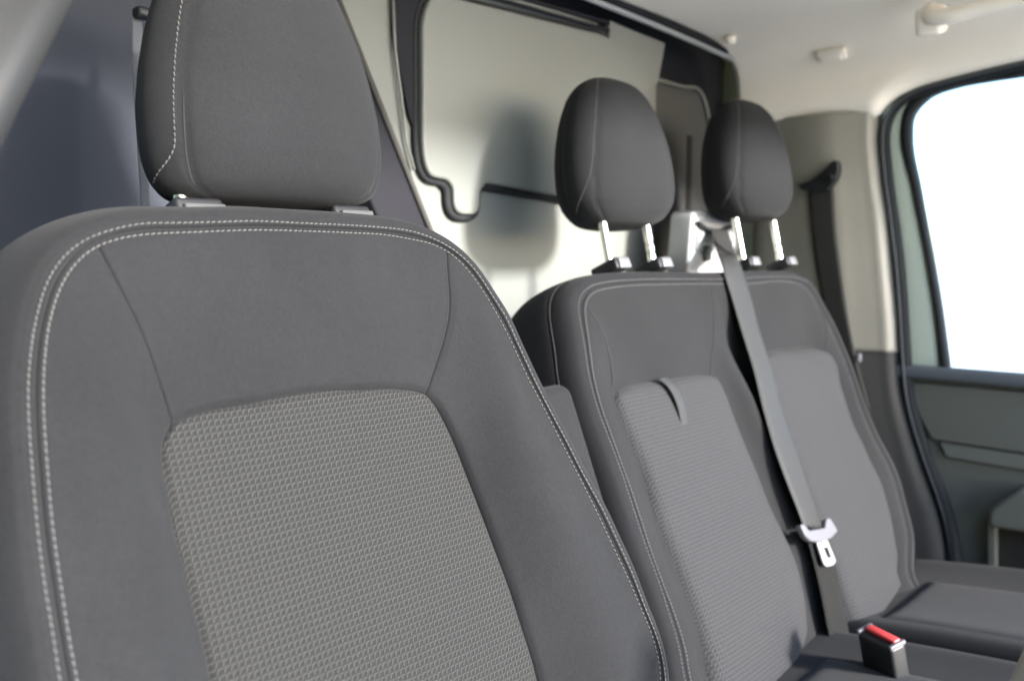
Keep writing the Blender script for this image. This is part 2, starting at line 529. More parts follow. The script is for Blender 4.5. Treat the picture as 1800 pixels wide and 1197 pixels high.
# folded top flange and its step
tube('top_flange', [(x, YB - 0.004, topz(x) - 0.002) for x in np.linspace(0.75, 1.40, 10)], 0.006, M['bulk'], bulk)
st0 = bx(1062, 42); st1 = bx(1160, 80)
prism('flange_tab', rounded([(st0[0], st0[1] - 0.055), (st0[0], st0[1] + 0.004), (st1[0], st1[1] + 0.002), (bx(1147, 143)[0], bx(1147, 150)[1]), (st0[0] + 0.10, st0[1] - 0.12)], 0.006), 0.002, 0.014, FB, M['bulk'], bulk, 0.004)
# raised inset panel
bl = bx(728, 250); tl = bx(728, 45)
zb = bx(800, 320)[1]; tr_ = bx(1066, 74); tl2 = bx(790, 2)
hookL, hookR, hookB = bx(783, 330), bx(830, 330), bx(806, 378)
xr_in = 1.555
outl = [(tl[0], tl[1] + 0.01), (tl[0] + 0.03, tl2[1] + 0.012), tl2, (tr_[0] - 0.02, tr_[1] + 0.004), (xr_in, tr_[1] - 0.035), (xr_in, zb - 0.03), (hookR[0] + 0.015, zb),
        (hookR[0], zb - 0.012), (hookR[0] - 0.002, hookB[1]), (hookL[0] + 0.002, hookB[1]), (hookL[0], zb - 0.012), (hookL[0] - 0.012, zb - 0.0), (bl[0] + 0.0, zb + 0.004)]
rr = [0.02, 0.03, 0.02, 0.03, 0.05, 0.05, 0.006, 0.006, 0.022, 0.022, 0.006, 0.01, 0.065]
ip = rounded(outl, rr, 8)
prism('raised_panel', ip, 0.006, 0.020, FB, M['bulk'], bulk, 0.004, 3)
# dark gasket in the joint round it
loop = resample([(x, YB - 0.006, z) for x, z in ip] + [(ip[0][0], YB - 0.006, ip[0][1])], 260)[:-1]
tg_ = np.roll(loop, -2, 0) - np.roll(loop, 2, 0); nl_ = np.stack([tg_[:, 2], 0 * tg_[:, 0], -tg_[:, 0]], 1); nl_ /= np.linalg.norm(nl_, axis=1)[:, None]
cen_ = loop.mean(0); area_ = float((loop[:, 0] * np.roll(loop[:, 2], -1) - np.roll(loop[:, 0], -1) * loop[:, 2]).sum())
nl_ *= 1.0 if area_ > 0 else -1.0
loop = loop + nl_ * 0.0045
tube('gasket', loop, 0.005, M['rubber'], bulk, closed=True, n=8, rr=0.0050 + 0.0018 * (loop[:, 2] < zb - 0.004))
gx0 = tl[0]
prism('recess_strip', rounded([(gx0 - 0.047, tl[1] + 0.14), (gx0 - 0.047, tl[1] - 0.02), (gx0 - 0.018, zb + 0.09), (gx0 + 0.03, zb + 0.01), (gx0 + 0.006, zb + 0.09), (gx0 + 0.002, tl[1] + 0.02), (gx0 + 0.05, tl[1] + 0.14)], 0.006), 0.001, 0.0075, FB, M['bulk_dark'], bulk, 0.002)
tube('recess_edge', [(*(lambda q: (q[0], YB - 0.008, q[1]))(bx(u, v)),) for u, v in ((684, 0), (688, 90), (700, 180), (708, 250), (722, 300))], 0.0025, M['bulk'], bulk)
# double bead along the top of the raised panel
for dz in (0.0, 0.016):
    tube('bead', [(x, YB - 0.012, tl2[1] + 0.018 + (tr_[1] - tl2[1]) * (x - tl2[0]) / (tr_[0] - tl2[0]) + dz * 0.8) for x in np.linspace(tl2[0] - 0.05, tr_[0] - 0.01, 16)], 0.0035, M['bulk_dark'], bulk)
# diagonal dark brace
d0, d1 = bx(596, 0, YB - 0.05), bx(764, 420, YB - 0.05)
dx, dz = (d1[0] - d0[0]), (d1[1] - d0[1])
e0 = (d0[0] - dx * 0.5, d0[1] - dz * 0.5); e1 = (d1[0] + dx * 0.9, d1[1] + dz * 0.9)
wdt = -0.088
FBr = (np.array([0, YB - 0.05, 0]), (1, 0, 0), (0, 0, 1), (0, -1, 0))
prism('diagonal_brace', [(e0[0] + wdt, e0[1]), e0, e1, (e1[0] + wdt, e1[1])], -0.045, -0.006, FBr, M['bulk_dark'], bulk, 0.004)
tube('brace_edge', [(e0[0] + 0.002, YB - 0.046, e0[1]), (e1[0] + 0.002, YB - 0.046, e1[1])], 0.0045, M['pillar_low'], bulk)
# dark plate put in for shaded bulkhead at the driver's side, tinted lens-flare blue
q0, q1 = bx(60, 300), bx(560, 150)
prism('upper_shade_plate', rounded([(0.02, -0.45), (q1[0] - 0.03, -0.45), (q1[0] + 0.02, 0.45), (0.02, 0.45)], 0.03), 0.0, 0.03, FB, mat_plastic('flare_tinted_shade', (0.030, 0.033, 0.044), 0.7, 0.2, 0.2), bulk, 0.012, 3)
# header above the panel: dark void, pale rail
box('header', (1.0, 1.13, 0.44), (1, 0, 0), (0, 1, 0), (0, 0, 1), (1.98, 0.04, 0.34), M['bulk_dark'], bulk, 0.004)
rail = [on_y(u, v, 1.03) for u, v in ((1000, -16), (1060, 8), (1120, 32), (1180, 57), (1240, 83), (1286, 104))]
tube('rail', catmull(rail, 30), 0.0055, M['tower'], bulk)
tube('rail_gasket', catmull([p + np.array([0.004, 0.0, 0.013]) for p in rail], 30), 0.006, M['rubber'], bulk)
# boxed step at the passenger's side, its shade put into a darker grey
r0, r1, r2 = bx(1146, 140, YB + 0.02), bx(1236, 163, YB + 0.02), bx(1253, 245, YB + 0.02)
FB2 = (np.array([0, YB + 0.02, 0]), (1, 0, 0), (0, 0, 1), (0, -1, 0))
prism('stepped_side', rounded([(XR - 0.05, -1.05), (r2[0] + 0.01, -1.05), (r2[0], r2[1]), r1, (XR - 0.05, r0[1] + 0.02)], [0, 0, 0.02, 0.012, 0]), -0.03, -0.004, FB2, mat_plastic('shaded_step_grey', (0.045, 0.045, 0.044), 0.6, 0.1, 0.3), bulk, 0.006)
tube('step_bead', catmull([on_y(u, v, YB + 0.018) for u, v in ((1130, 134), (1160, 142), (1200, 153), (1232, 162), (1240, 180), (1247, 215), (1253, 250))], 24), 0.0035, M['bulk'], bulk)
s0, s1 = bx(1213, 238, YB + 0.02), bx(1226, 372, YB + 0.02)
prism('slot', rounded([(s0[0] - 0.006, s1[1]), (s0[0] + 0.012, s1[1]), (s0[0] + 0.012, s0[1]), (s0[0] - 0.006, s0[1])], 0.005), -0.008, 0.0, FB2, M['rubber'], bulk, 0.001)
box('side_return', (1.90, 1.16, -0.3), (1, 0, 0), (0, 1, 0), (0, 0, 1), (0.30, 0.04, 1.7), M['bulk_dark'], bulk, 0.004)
tube('side_rib', [on_y(u, v, 1.12) for u, v in ((1252, 155), (1258, 170), (1266, 192))], 0.004, M['bulk'], bulk)
for (ua, va, ub, vb) in ((1300, 380, 1326, 480), (1368, 380, 1392, 480)):
    tube('side_rib', [on_y(ua, va, 1.13), on_y(ub, vb, 1.13)], 0.008, M['bulk_dark'], bulk)
# ================================================================== DRIVER SEAT
REC = 22.0
FD = Frame((0.411, 0.625, 0.033), REC)
OS = [(105,1195),(91.5,1105),(83,1057),(73,990),(64,912),(58,843),(51,750),(49,703),(52,635),(54,618),(59,580.6),(66,550),(76,513),(91.5,478),(110,453),(135,430),(160,416),(190,406),(220.5,398),(248,393),(301,392.5),(376,391),(451,389),(525,392.6),(600,395.6),(675.5,400.7),(720.6,406),(758,418),(788,433),(813,451.5),(838,478),(863.5,518),(888.5,555.5),(908,600),(925.5,637.6),(940.5,670),(963,715),(995.7,775.4),(1023,830.5),(1058,893),(1088,957),(1113,1012),(1133,1067),(1151,1110),(1163,1147.6),(1169.6,1192.7)]
IS = [(135,1195),(120,1117.5),(108,1037),(96.5,962),(89,897),(84,835.5),(77.7,755),(75.7,703),(76,667.6),(78,630),(79.7,618),(84,575.6),(91.5,548),(100,518),(111.5,493),(128,468),(150,445),(175.4,430),(205.5,420),(238,414),(270.6,411),(326,409),(451,404.7),(550,407),(625,410),(675.5,412.7),(725.6,421.5),(763,430),(788,443),(808,459),(838,495),(863.5,535.5),(898,600),(920.5,650),(950.6,707.7),(988,780),(1023,848),(1048,898),(1075.6,957),(1100.7,1009.7),(1125.7,1067),(1148,1122.5),(1158,1162.6),(1161,1195)]
IN = [(373,1195),(361,1140),(343,1070),(323,994.7),(306,929.6),(298,880.6),(290.7,843),(287,810),(288,785),(293,763),(303,749),(323,735),(351,724.7),(401,714.4),(450,707),(500,696),(556,687),(631.6,684),(706.8,682.7),(725.6,684.6),(748,691),(760,702.7),(772.7,720),(785,743),(800,775),(820,825.5),(848,898),(875,969.7),(900,1037),(920,1100),(940,1162.6),(948,1195)]

def prep(fr, px, hf, extL, extR, n=420, sm=10):
    c_ = fr.curve(px, hf)
    pts = np.vstack([extL, c_, extR])
    return relax(catmull(pts, n), sm)
def near(c_, q):
    return int(np.argmin(((c_[:, :2] - np.array(q)[:2]) ** 2).sum(1)))
hO = lambda v: float(0.016 + 0.018 * sstep(430, 720, v))
hI = lambda v: float(0.014 + 0.018 * sstep(430, 720, v))
hN = lambda v: 0.002
T0 = -0.60
cOS = prep(FD, OS, hO, [(-0.205, T0, .03), (-0.218, -0.50, .033), (-0.224, -0.40, .034)], [(0.228, -0.52, .033), (0.212, T0, .03)])
cIS = prep(FD, IS, hI, [(-0.195, T0, .028), (-0.208, -0.50, .031), (-0.215, -0.40, .032)], [(0.219, -0.52, .031), (0.203, T0, .028)])
cIN = prep(FD, IN, hN, [(-0.118, T0, 0), (-0.124, -0.50, 0), (-0.128, -0.40, .002)], [(0.132, -0.50, 0), (0.122, T0, 0)], sm=4)
LM = {'OS': ((152, 420), (800, 441)), 'IS': ((174, 431), (788, 443)), 'IN': ((303, 748), (749, 692))}
def cut(c_, key, hf):
    a, b_ = (near(c_, FD.st(u, v, hf(v))) for u, v in LM[key])
    return a, b_
def usamp(n, length, ends=(1, 1)):
    base = list(np.linspace(0, 1, n)); ex = [0.0007, 0.0014, 0.0025, 0.005]
    if ends[0]: base += [e / length for e in ex]
    if ends[1]: base += [1 - e / length for e in ex]
    return np.array(sorted(base))
U3 = [usamp(110, 0.5, (0, 1)), usamp(110, 0.35, (1, 1)), usamp(130, 0.6, (1, 0))]
def tri(c_, ab):
    a, b_ = ab
    return [resample(c_[:a + 1], 0, U3[0]), resample(c_[a:b_ + 1], 0, U3[1]), resample(c_[b_:], 0, U3[2])]
tOS, tIS, tIN = tri(cOS, cut(cOS, 'OS', hO)), tri(cIS, cut(cIS, 'IS', hI)), tri(cIN, cut(cIN, 'IN', hN))

def inplane_normal(c_):
    t = np.gradient(c_[:, :2], axis=0); t /= np.linalg.norm(t, axis=1)[:, None] + 1e-9
    n = np.stack([-t[:, 1], t[:, 0]], 1)     # curve runs left-bottom -> top -> right-bottom: left of travel = outward
    return n
def off(c_, d, dh):
    n = inplane_normal(c_); q = c_.copy(); q[:, :2] += n * (d if np.isscalar(d) else np.asarray(d)[:, None]); q[:, 2] += dh; return q

def hermite_rows(ctrl, per):
    """ctrl: list of (nv,3) rows; returns interpolated rows, Catmull-Rom across"""
    K = len(ctrl); out = []
    for i in range(K - 1):
        p0 = ctrl[max(i - 1, 0)]; p1, p2 = ctrl[i], ctrl[i + 1]; p3 = ctrl[min(i + 2, K - 1)]
        L1 = np.linalg.norm(p2 - p1, axis=1)[:, None] + 1e-6
        m1 = (p2 - p0) / (np.linalg.norm(p2 - p1, axis=1) + np.linalg.norm(p1 - p0, axis=1) + 1e-6)[:, None] * L1 if i > 0 else (p2 - p1)
        m2 = (p3 - p1) / (np.linalg.norm(p3 - p2, axis=1) + np.linalg.norm(p2 - p1, axis=1) + 1e-6)[:, None] * L1 if i < K - 2 else (p2 - p1)
        n = per[i] if not np.isscalar(per) else per
        for j in range(n):
            t = j / n
            out.append((2*t**3-3*t**2+1)*p1 + (t**3-2*t**2+t)*m1 + (-2*t**3+3*t**2)*p2 + (t**3-t**2)*m2)
    out.append(ctrl[-1])
    return out

seat = thing('driver_seat', 'nearest single seat in charcoal cloth with knitted centre panel and twin cream stitching', 'car seat')
def seat_panels():
    names = ['side_bolster', 'upper_panel', 'side_bolster']
    for k in range(3):
        I, S, O = tIN[k], tIS[k], tOS[k]
        mid = (I * 0.5 + S * 0.5)
        bul = [0.016, 0.004, 0.016][k]
        if k == 1:
            e = np.linspace(0, 1, len(mid)); endw = np.exp(-(e / 0.12) ** 2) + np.exp(-((1 - e) / 0.12) ** 2)
            mid[:, 2] += bul + 0.006 * endw
            mid[:, 0] += 0.006 * np.exp(-((1 - e) / 0.3) ** 2)
        else:
            e = np.linspace(0, 1, len(mid)); q = e if k == 0 else 1 - e
            mid[:, 2] += bul * sstep(1.0, 0.75, q) + (0.004 + 0.006) * sstep(0.75, 1.0, q)
            if k == 2: mid[:, 0] += 0.006 * np.exp(-(e / 0.25) ** 2)
        w_ = (S - I); L = np.linalg.norm(w_, axis=1)[:, None]; w_ = w_ / L
        I0 = I.copy(); I0[:, 2] -= 0.0035
        I1 = I + w_ * 0.0012; I1[:, 2] -= 0.0008
        I2 = I + w_ * 0.006; I2[:, 2] += 0.0028
        seamc = 0.5 * (S + O)
        ctrl = [I0, I1, I2, mid]
        S1 = S - w_ * 0.004; S1[:, 2] += 0.0010
        ctrl += [S1, S]
        g1 = S * 0.72 + O * 0.28; g1[:, 2] += 0.0012
        g2 = seamc.copy(); g2[:, 2] -= 0.0016
        g3 = S * 0.28 + O * 0.72; g3[:, 2] += 0.0012
        ctrl += [g1, g2, g3, O]
        o1 = off(O, 0.004, -0.0002)
        ctrl += [o1]
        rows = hermite_rows(ctrl, [2, 4, 14, 14, 3, 3, 4, 4, 3, 3])
        # dip where the cloth panels meet
        R = np.array(rows)
        # the cloth lies a little uneven over the foam, most of all beside the sewn edges
        rg = np.random.RandomState(20 + k)
        for sig, amp, c0, wd in ((4, 0.0009, 29.0, 4.5), (9, 0.0016, 18.0, 16.0), (3, 0.0007, 4.0, 4.0)):
            nz = relax(rg.randn(R.shape[1], 1), sig * sig)[:, 0]; nz /= nz.std() + 1e-9
            env = np.exp(-((np.arange(len(R)) - c0) / wd) ** 2)
            env = env * np.clip((35 - np.arange(len(R))) / 3.0, 0, 1)
            R[:, :, 2] += amp * 0.45 * env[:, None] * nz[None, :] * np.clip(np.minimum(np.arange(R.shape[1]), R.shape[1] - 1 - np.arange(R.shape[1])) / 12.0, 0, 1)[None]
        arc = np.linalg.norm(np.diff(R[:, :, :2], axis=1), axis=2)
        d0_ = np.concatenate([np.zeros((len(R), 1)), np.cumsum(arc, 1)], 1)
        d1_ = d0_[:, -1:] - d0_
        dip = np.zeros_like(d0_)
        for dd, use in ((d0_, k > 0), (d1_, k < 2)):
            if use: dip += 0.0019 * np.exp(-(dd / 0.0009) ** 2) + 0.0009 * np.exp(-(dd / 0.006) ** 2)
        nr = len(R); rowfade = np.ones(nr); 
        stop = 2 + 4 + 14 + 14 + 3
        rowfade[stop:] = 0.0
        R[:, :, 2] -= dip * rowfade[:, None]
        V = FD.w(R.reshape(-1, 3))
        mesh(names[k], [W(v) for v in V], grid_faces(nr, R.shape[1]), M['fabric'], seat)
seat_panels()
# outer gusset: one strip from the twin seam over the edge, down the side and round the back
def gusset(fr, O, parent, mat, prof, name='side_gusset', per=6):
    ctrl = [off(O, d, dh) for d, dh in prof]
    rows = hermite_rows(ctrl, per); R = np.array(rows)
    V = fr.w(R.reshape(-1, 3))
    mesh(name, [W(v) for v in V], grid_faces(R.shape[0], R.shape[1]), mat, parent)
    return R
Oall = relax(resample(cOS, 300), 2)
RB = gusset(FD, Oall, seat, M['fabric'], [(0.004, -0.0002), (0.010, -0.003), (0.017, -0.012), (0.026, -0.032), (0.031, -0.062), (0.028, -0.090), (0.016, -0.113), (0.0, -0.122)])
# hard back shell
def back_shell(fr, row, parent):
    cx = 0.5 * (row[:, 0].min() + row[:, 0].max())
    rows = []
    for t in np.linspace(0, 1, 8):
        q = row.copy(); q[:, 0] = cx + (row[:, 0] - cx) * (1 - t); q[:, 1] = row[:, 1] - (0.0) + 0; 
        q[:, 1] = row[:, 1] * (1 - 0.12 * t) + (-0.07) * t * 0.5
        q[:, 2] = row[:, 2] - 0.012 * math.sin(t * math.pi / 2)
        rows.append(q)
    R = np.array(rows)
    mesh('back_shell', [W(v) for v in fr.w(R.reshape(-1, 3))], grid_faces(R.shape[0], R.shape[1]), M['back'], parent)
back_shell(FD, RB[-1], seat)
NF = np.tile(FD.N, (300, 1))
def row_normals(fr, c_, tilt):
    """cloth normal leaning outward by tilt"""
    n2 = inplane_normal(c_); n = np.tile(fr.N, (len(c_), 1)) + tilt * (n2[:, 0:1] * fr.S + n2[:, 1:2] * fr.T)
    return n / np.linalg.norm(n, axis=1)[:, None]
for c_, ti in ((cIS, 0.05), (cOS, 0.25)):
    stitches('stitching', FD.w(c_), row_normals(FD, c_, ti), 0.0045, 0.0035, 0.00048, seat)

# knitted centre panel: patch bounded by IN
def coons(left, top, right, bottom, nu, nv):
    """left: bottom->top, top: left->right, right: bottom->top, bottom: left->right"""
    l, r_ = resample(left, nv), resample(right, nv); t, b_ = resample(top, nu), resample(bottom, nu)
    u = np.linspace(0, 1, nu)[None, :, None]; v = np.linspace(0, 1, nv)[:, None, None]
    P = (1 - v) * b_[None] + v * t[None] + (1 - u) * l[:, None] + u * r_[:, None]
    P -= (1 - u) * (1 - v) * b_[0] + u * (1 - v) * b_[-1] + (1 - u) * v * t[0] + u * v * t[-1]
    return P
def edge_prof(P, ext):
    """distance-like falloff from the patch border (left, right, top)"""
    nv, nu = P.shape[:2]
    row = np.concatenate([np.zeros((nv, 1)), np.cumsum(np.linalg.norm(np.diff(P[:, :, :2], axis=1), axis=2), 1)], 1)
    col = np.concatenate([np.zeros((1, nu)), np.cumsum(np.linalg.norm(np.diff(P[:, :, :2], axis=0), axis=2), 0)], 0)
    return np.minimum(np.minimum(row, row[:, -1:] - row), col[-1:] - col)
def insert_patch(fr, parts3, parent, mat, pillow, name='knit_panel', nu=150, nv=220, sink=0.003, rise=0.0005, soft=0.006):
    L, Tp, R_ = parts3
    bot = np.array([L[0], R_[-1]])
    P = coons(L, Tp, R_[::-1], bot, nu, nv)
    d = edge_prof(P, 0)
    u = np.linspace(-1, 1, nu)[None, :]; v = np.linspace(0, 1, nv)[:, None]
    P[:, :, 2] += -sink + (sink + rise) * (1 - np.exp(-(d / (soft * 0.5)) ** 1.3)) + pillow * (1 - u ** 4) * (1 - np.clip((v - 0.75) / 0.25, 0, 1) ** 2)
    uvs = P[:, :, :2].reshape(-1, 2) + np.array([1.0, 1.0])
    V = fr.w(P.reshape(-1, 3))
    return mesh(name, [W(q) for q in V], grid_faces(nv, nu, flip=False), mat, parent, uvs=uvs)
insert_patch(FD, tIN, seat, M['weave'], 0.003)

# ---- head restraints
def headrest(fr, parent, s0, t0, hgt, a, dep, hfront, rec_extra=0.0, taper=0.22, prof=None, curl_z=(0.42, 0.07), curl_d=0.040, st_off=0.004, sd0=36, sd1=20, seam_phi=0.80, stitch=True, right_seam=False, big=False):
    """s0,t0: centre and bottom in the seat frame. a half width, dep depth, hfront: h of the face"""
    r = RAD(rec_extra); Tt = np.array([0, math.cos(r), -math.sin(r)])    # up direction in (s,t,h)
    Hn = np.array([0, math.sin(r), math.cos(r)])
    Z = [0, 0.012, 0.035, 0.075, 0.13, 0.2, 0.3, 0.42, 0.55, 0.68, 0.79, 0.88, 0.945, 0.98, 0.996, 1.0]
    A = prof or [0.50, 0.70, 0.82, 0.90, 0.955, 0.985, 1.0, 0.985, 0.94, 0.875, 0.80, 0.70, 0.57, 0.40, 0.20, 0.0]
    B = [0.45, 0.62, 0.74, 0.84, 0.92, 0.98, 1.0, 0.99, 0.95, 0.87, 0.77, 0.65, 0.50, 0.34, 0.17, 0.0]
    zz = np.r_[np.linspace(0, 0.14, 14), np.linspace(0.16, 0.86, 34), 1 - 0.13 * (1 - np.linspace(0, 1, 16)) ** 1.8]
    zz = np.unique(np.clip(zz, 0, 1))
    aa = np.interp(zz, Z, A); bb = np.interp(zz, Z, B)
    aa = relax(aa[:, None], 2)[:, 0]; bb = relax(bb[:, None], 2)[:, 0]
    n = 96; phi = np.linspace(0, 2 * math.pi, n, endpoint=False)
    def sec(z, ph, A_, B_):
        cx_, sn = np.cos(ph), np.sin(ph)
        x = np.sign(cx_) * np.abs(cx_) ** (2 / 3.0); y = np.sign(sn) * np.abs(sn) ** (2 / 2.5)
        backness = (1 - y) / 2
        x = x * (1 - taper * backness) * A_ * a
        hh = hfront - dep / 2 * (1) + y * dep / 2 * B_ + 0.012 * (z - 0.35)
        hh = hh - np.where(y > 0, 0.010 * (x / a) ** 2, 0)
        return x, hh
    V = []
    def put(x, z, hh): return np.array([s0, t0, 0]) + np.array([1, 0, 0]) * x + Tt * (z * hgt) + Hn * hh
    sdz = lambda z: math.radians(sd0 + sd1 * z)
    for z, A_, B_ in zip(zz, aa, bb):
        x, hh = sec(z, phi, A_, B_)
        # shallow crease where face and side panels are sewn
        sd = sdz(z)
        for ps in (math.pi - sd, sd):
            g = np.exp(-((phi - ps) / 0.035) ** 2) * 0.0022 * min(1, B_ * 1.5)
            x = x * (1 - g / a); hh = hh - g
        for xi, hi in zip(x, hh): V.append(put(xi, z, hi))
    R = np.array(V)
    nR = len(zz)
    f = grid_faces(nR, n, True) + [tuple(range(n))[::-1]]
    ob = mesh('headrest', [W(v) for v in fr.w(R)], f, M['fabric'], parent)
    # stitching beside the crease, curling back under the side panel at the foot
    pts = []
    for z in np.linspace(0.965, curl_z[1] + 0.012, 110):
        A_ = np.interp(z, zz, aa); B_ = np.interp(z, zz, bb)
        pf = np.linspace(math.pi - sdz(z), math.pi + 1.2, 160)
        x, hh = sec(z, pf, A_, B_)
        ar = np.r_[0, np.cumsum(np.hypot(np.diff(x), np.diff(hh)))]
        want = st_off + curl_d * max(0.0, (curl_z[0] - z) / (curl_z[0] - curl_z[1])) ** 2.6
        q = [np.interp(want, ar, x), np.interp(want, ar, hh)]
        pts.append(put(q[0], z, q[1]))
    pts = relax(np.array(pts), 2); nrm = pts - np.array([s0, 0, hfront - dep * 0.55]); nrm[:, 1] *= 0
    nrm /= np.linalg.norm(nrm, axis=1)[:, None]
    Wn = nrm[:, 0:1] * fr.S + nrm[:, 1:2] * fr.T + nrm[:, 2:3] * fr.N
    stitches('stitching', fr.w(pts), Wn, 0.0045, 0.0035, 0.00048, ob, lift=0.0004)
    for sgn in (-1, 1):
        pts = []
        for z in np.linspace(0.985, 0.03, 80):
            A_ = np.interp(z, zz, aa); B_ = np.interp(z, zz, bb)
            x, hh = sec(z, np.array([math.pi - sdz(z) if sgn < 0 else sdz(z)]), A_, B_)
            g = 0.0019 * min(1, B_ * 1.5)
            pts.append(put(x[0] * (1 - g / a), z, hh[0] - g))
        tube('seam', fr.w(np.array(pts)), 0.0006, M['seam'], ob, n=6)
    return ob

def guide(fr, parent, s, t, h, w=0.030, d=0.040, hh=0.013, post_r=0.0055, top=0.07, notch=False, front=True, hr=None, lean=11, cm=None, ch=0.5):
    ex, ey, ez = fr.S, -fr.N, fr.T
    O = fr.w(np.array([s, t, h]))
    g = box('post_guide', O + ez * hh * 0.5, ex, ey, ez, (w, d, hh), M['black'], parent, 0.004, 4)
    if front:
        box('release_catch', O + fr.N * (d / 2 + 0.001) + fr.S * 0.002 + ez * hh * 0.42, ex, ey, ez, (w * 0.84, 0.006, hh * ch), cm or M['grey_plastic'], g, 0.0015, 2)
    pr_ = RAD(lean); pd_ = ez * math.cos(pr_) + fr.N * math.sin(pr_); P0 = O + pd_ * 0.002; P1 = O + pd_ * top
    n = 40; pts = [P0 + (P1 - P0) * i / (n - 1) for i in range(n)]
    rr_ = []
    for i in range(n):
        zz = i / (n - 1) * (top + 0.01) - 0.01; r_ = post_r
        if notch and (abs(zz - 0.026) < 0.002 or abs(zz - 0.043) < 0.002): r_ *= 0.72
        rr_.append(r_)
    tube('post', pts, post_r, M['chrome'], hr or parent, n=16, rr=rr_)

dgs = [FD.st(345, 366, -0.012), FD.st(613, 377, -0.012)]
h1 = headrest(FD, seat, 0.030, 0.015, 0.245, 0.121, 0.115, 0.026, rec_extra=-10, curl_z=(0.165, 0.045), curl_d=0.038, st_off=0.0065, sd0=44, sd1=6,
              prof=[0.66, 0.82, 0.91, 0.96, 0.99, 1.0, 0.99, 0.945, 0.87, 0.76, 0.665, 0.57, 0.45, 0.31, 0.15, 0.0])
for g_ in dgs:
    guide(FD, seat, g_[0], -0.008, -0.036, w=0.040, d=0.062, hh=0.021, top=0.05, hr=h1)

# cushion builder (rounded slab with its own knitted panel)
def cushion(parent, x0, x1, y0, y1, z, thick, insert, mat, rise=0.03, weave=None):
    nu, nv = 60, 60; V = []
    for ring in range(2):
        pass
    xs = np.linspace(-1, 1, nu); ys = np.linspace(-1, 1, nv)
    def P(x, y, k):
        # superelliptic pillow
        px = (x0 + x1) / 2 + (x1 - x0) / 2 * x; py = (y0 + y1) / 2 + (y1 - y0) / 2 * y
        e = max(0.0, 1 - abs(x) ** 14) ** 0.5 * max(0.0, 1 - abs(y) ** 14) ** 0.5
        bol = 0.014 * (abs(x) ** 4) * (1 - abs(x) ** 20)
        top = z + rise * (-(y)) * 0.5 + bol + 0.008 * (1 - y * y) - 0.035 * (1 - e)
        return (px, py, top if k else z - thick)
    for y in ys:
        for x in xs: V.append(W(P(x, y, 1)))
    f = grid_faces(nv, nu)
    base = len(V)
    rim = [(i, 0) for i in range(nu)] + [(nu - 1, j) for j in range(1, nv)] + [(i, nv - 1) for i in range(nu - 2, -1, -1)] + [(0, j) for j in range(nv - 2, 0, -1)]
    for (i, j) in rim: V.append(W(P(xs[i], ys[j], 0)))
    nr = len(rim)
    for k in range(nr):
        i, j = rim[k]; i2, j2 = rim[(k + 1) % nr]
        f.append((j * nu + i, base + k, base + (k + 1) % nr, j2 * nu + i2))
    f.append(tuple(base + k for k in range(nr)))
    c_ = mesh('cushion', V, f, mat, parent)
    if insert:
        ix0, ix1, iy0, iy1 = insert; n = 60; V = []; UV = []
        for j in range(n):
            for i in range(n):
                x = ix0 + (ix1 - ix0) * i / (n - 1); y = iy0 + (iy1 - iy0) * j / (n - 1)
                nx_ = (x - (x0 + x1) / 2) / ((x1 - x0) / 2); ny_ = (y - (y0 + y1) / 2) / ((y1 - y0) / 2)
                b_ = P(max(-1, min(1, nx_)), max(-1, min(1, ny_)), 1)[2]
                de = min(i, n - 1 - i) / (n - 1) * (ix1 - ix0); df = min(j, n - 1 - j) / (n - 1) * (iy1 - iy0)
                d = min(de, df)
                V.append(W((x, y, b_ - 0.004 + 0.009 * (1 - math.exp(-(d / 0.012) ** 1.5))))); UV.append((x, y))
        mesh('seat_insert', V, grid_faces(n, n), weave or M['weave_small'], c_, uvs=UV)
    return c_
cushion(seat, 0.411 - 0.245, 0.411 + 0.245, -0.12, 0.40, -0.545, 0.14, (0.411 - 0.13, 0.411 + 0.13, -0.08, 0.36), M['fabric'])
box('seat_base', (0.411, 0.16, -0.90), (1, 0, 0), (0, 1, 0), (0, 0, 1), (0.40, 0.44, 0.32), M['black'], seat, 0.02)
# folded armrest at the seat's inner side
FA = Frame((0.0, 0.74, 0.0), 22)
a0 = FA.st(1004, 668, 0.0); 
box('armrest', FA.w(np.array([a0[0] - 0.052, a0[1] - 0.19, -0.03])), FA.S, -FA.N, FA.T, (0.110, 0.06, 0.38), M['fabric'], seat, 0.018, 5)

# ================================================================== DOUBLE PASSENGER SEAT
FP = Frame((1.136, 0.789, -0.02), 24)
bench = thing('double_passenger_seat', 'two-place charcoal passenger bench behind the nearest seat with fabric pull tab', 'bench seat')
BOS = [(1203,1193),(1193,1135),(1178,1085),(1163,1037),(1146,990),(1128,940),(1114,897),(1091,825.5),(1071,773),(1051,720),(1036,665),(1028,613),(1022,579),(1017,550),(1017,528),(1024,515),(1037,503.5),(1062,497),(1118,492),(1185,491),(1251,491),(1311,489),(1371,487),(1405,490),(1428,502),(1443,528),(1467,572),(1483,608),(1503,660),(1523,720),(1539,758),(1578,836),(1590,880),(1604,936),(1606,1011)]
BIS = [(1213,1193),(1206,1147.6),(1183,1072),(1161,1015),(1143,965),(1123,902),(1098,830.5),(1078,775),(1056,713),(1043,660),(1037,615),(1033,584),(1028.5,550),(1029.6,532.5),(1037,519),(1046,512.5),(1064,507.6),(1106.5,502),(1162,500),(1251,499),(1315,499),(1379,494.5),(1400,498),(1418,509),(1434,533),(1458,577),(1474,612),(1494,664),(1513,723),(1529,761),(1567,838),(1579,882),(1592,937),(1594,1009)]
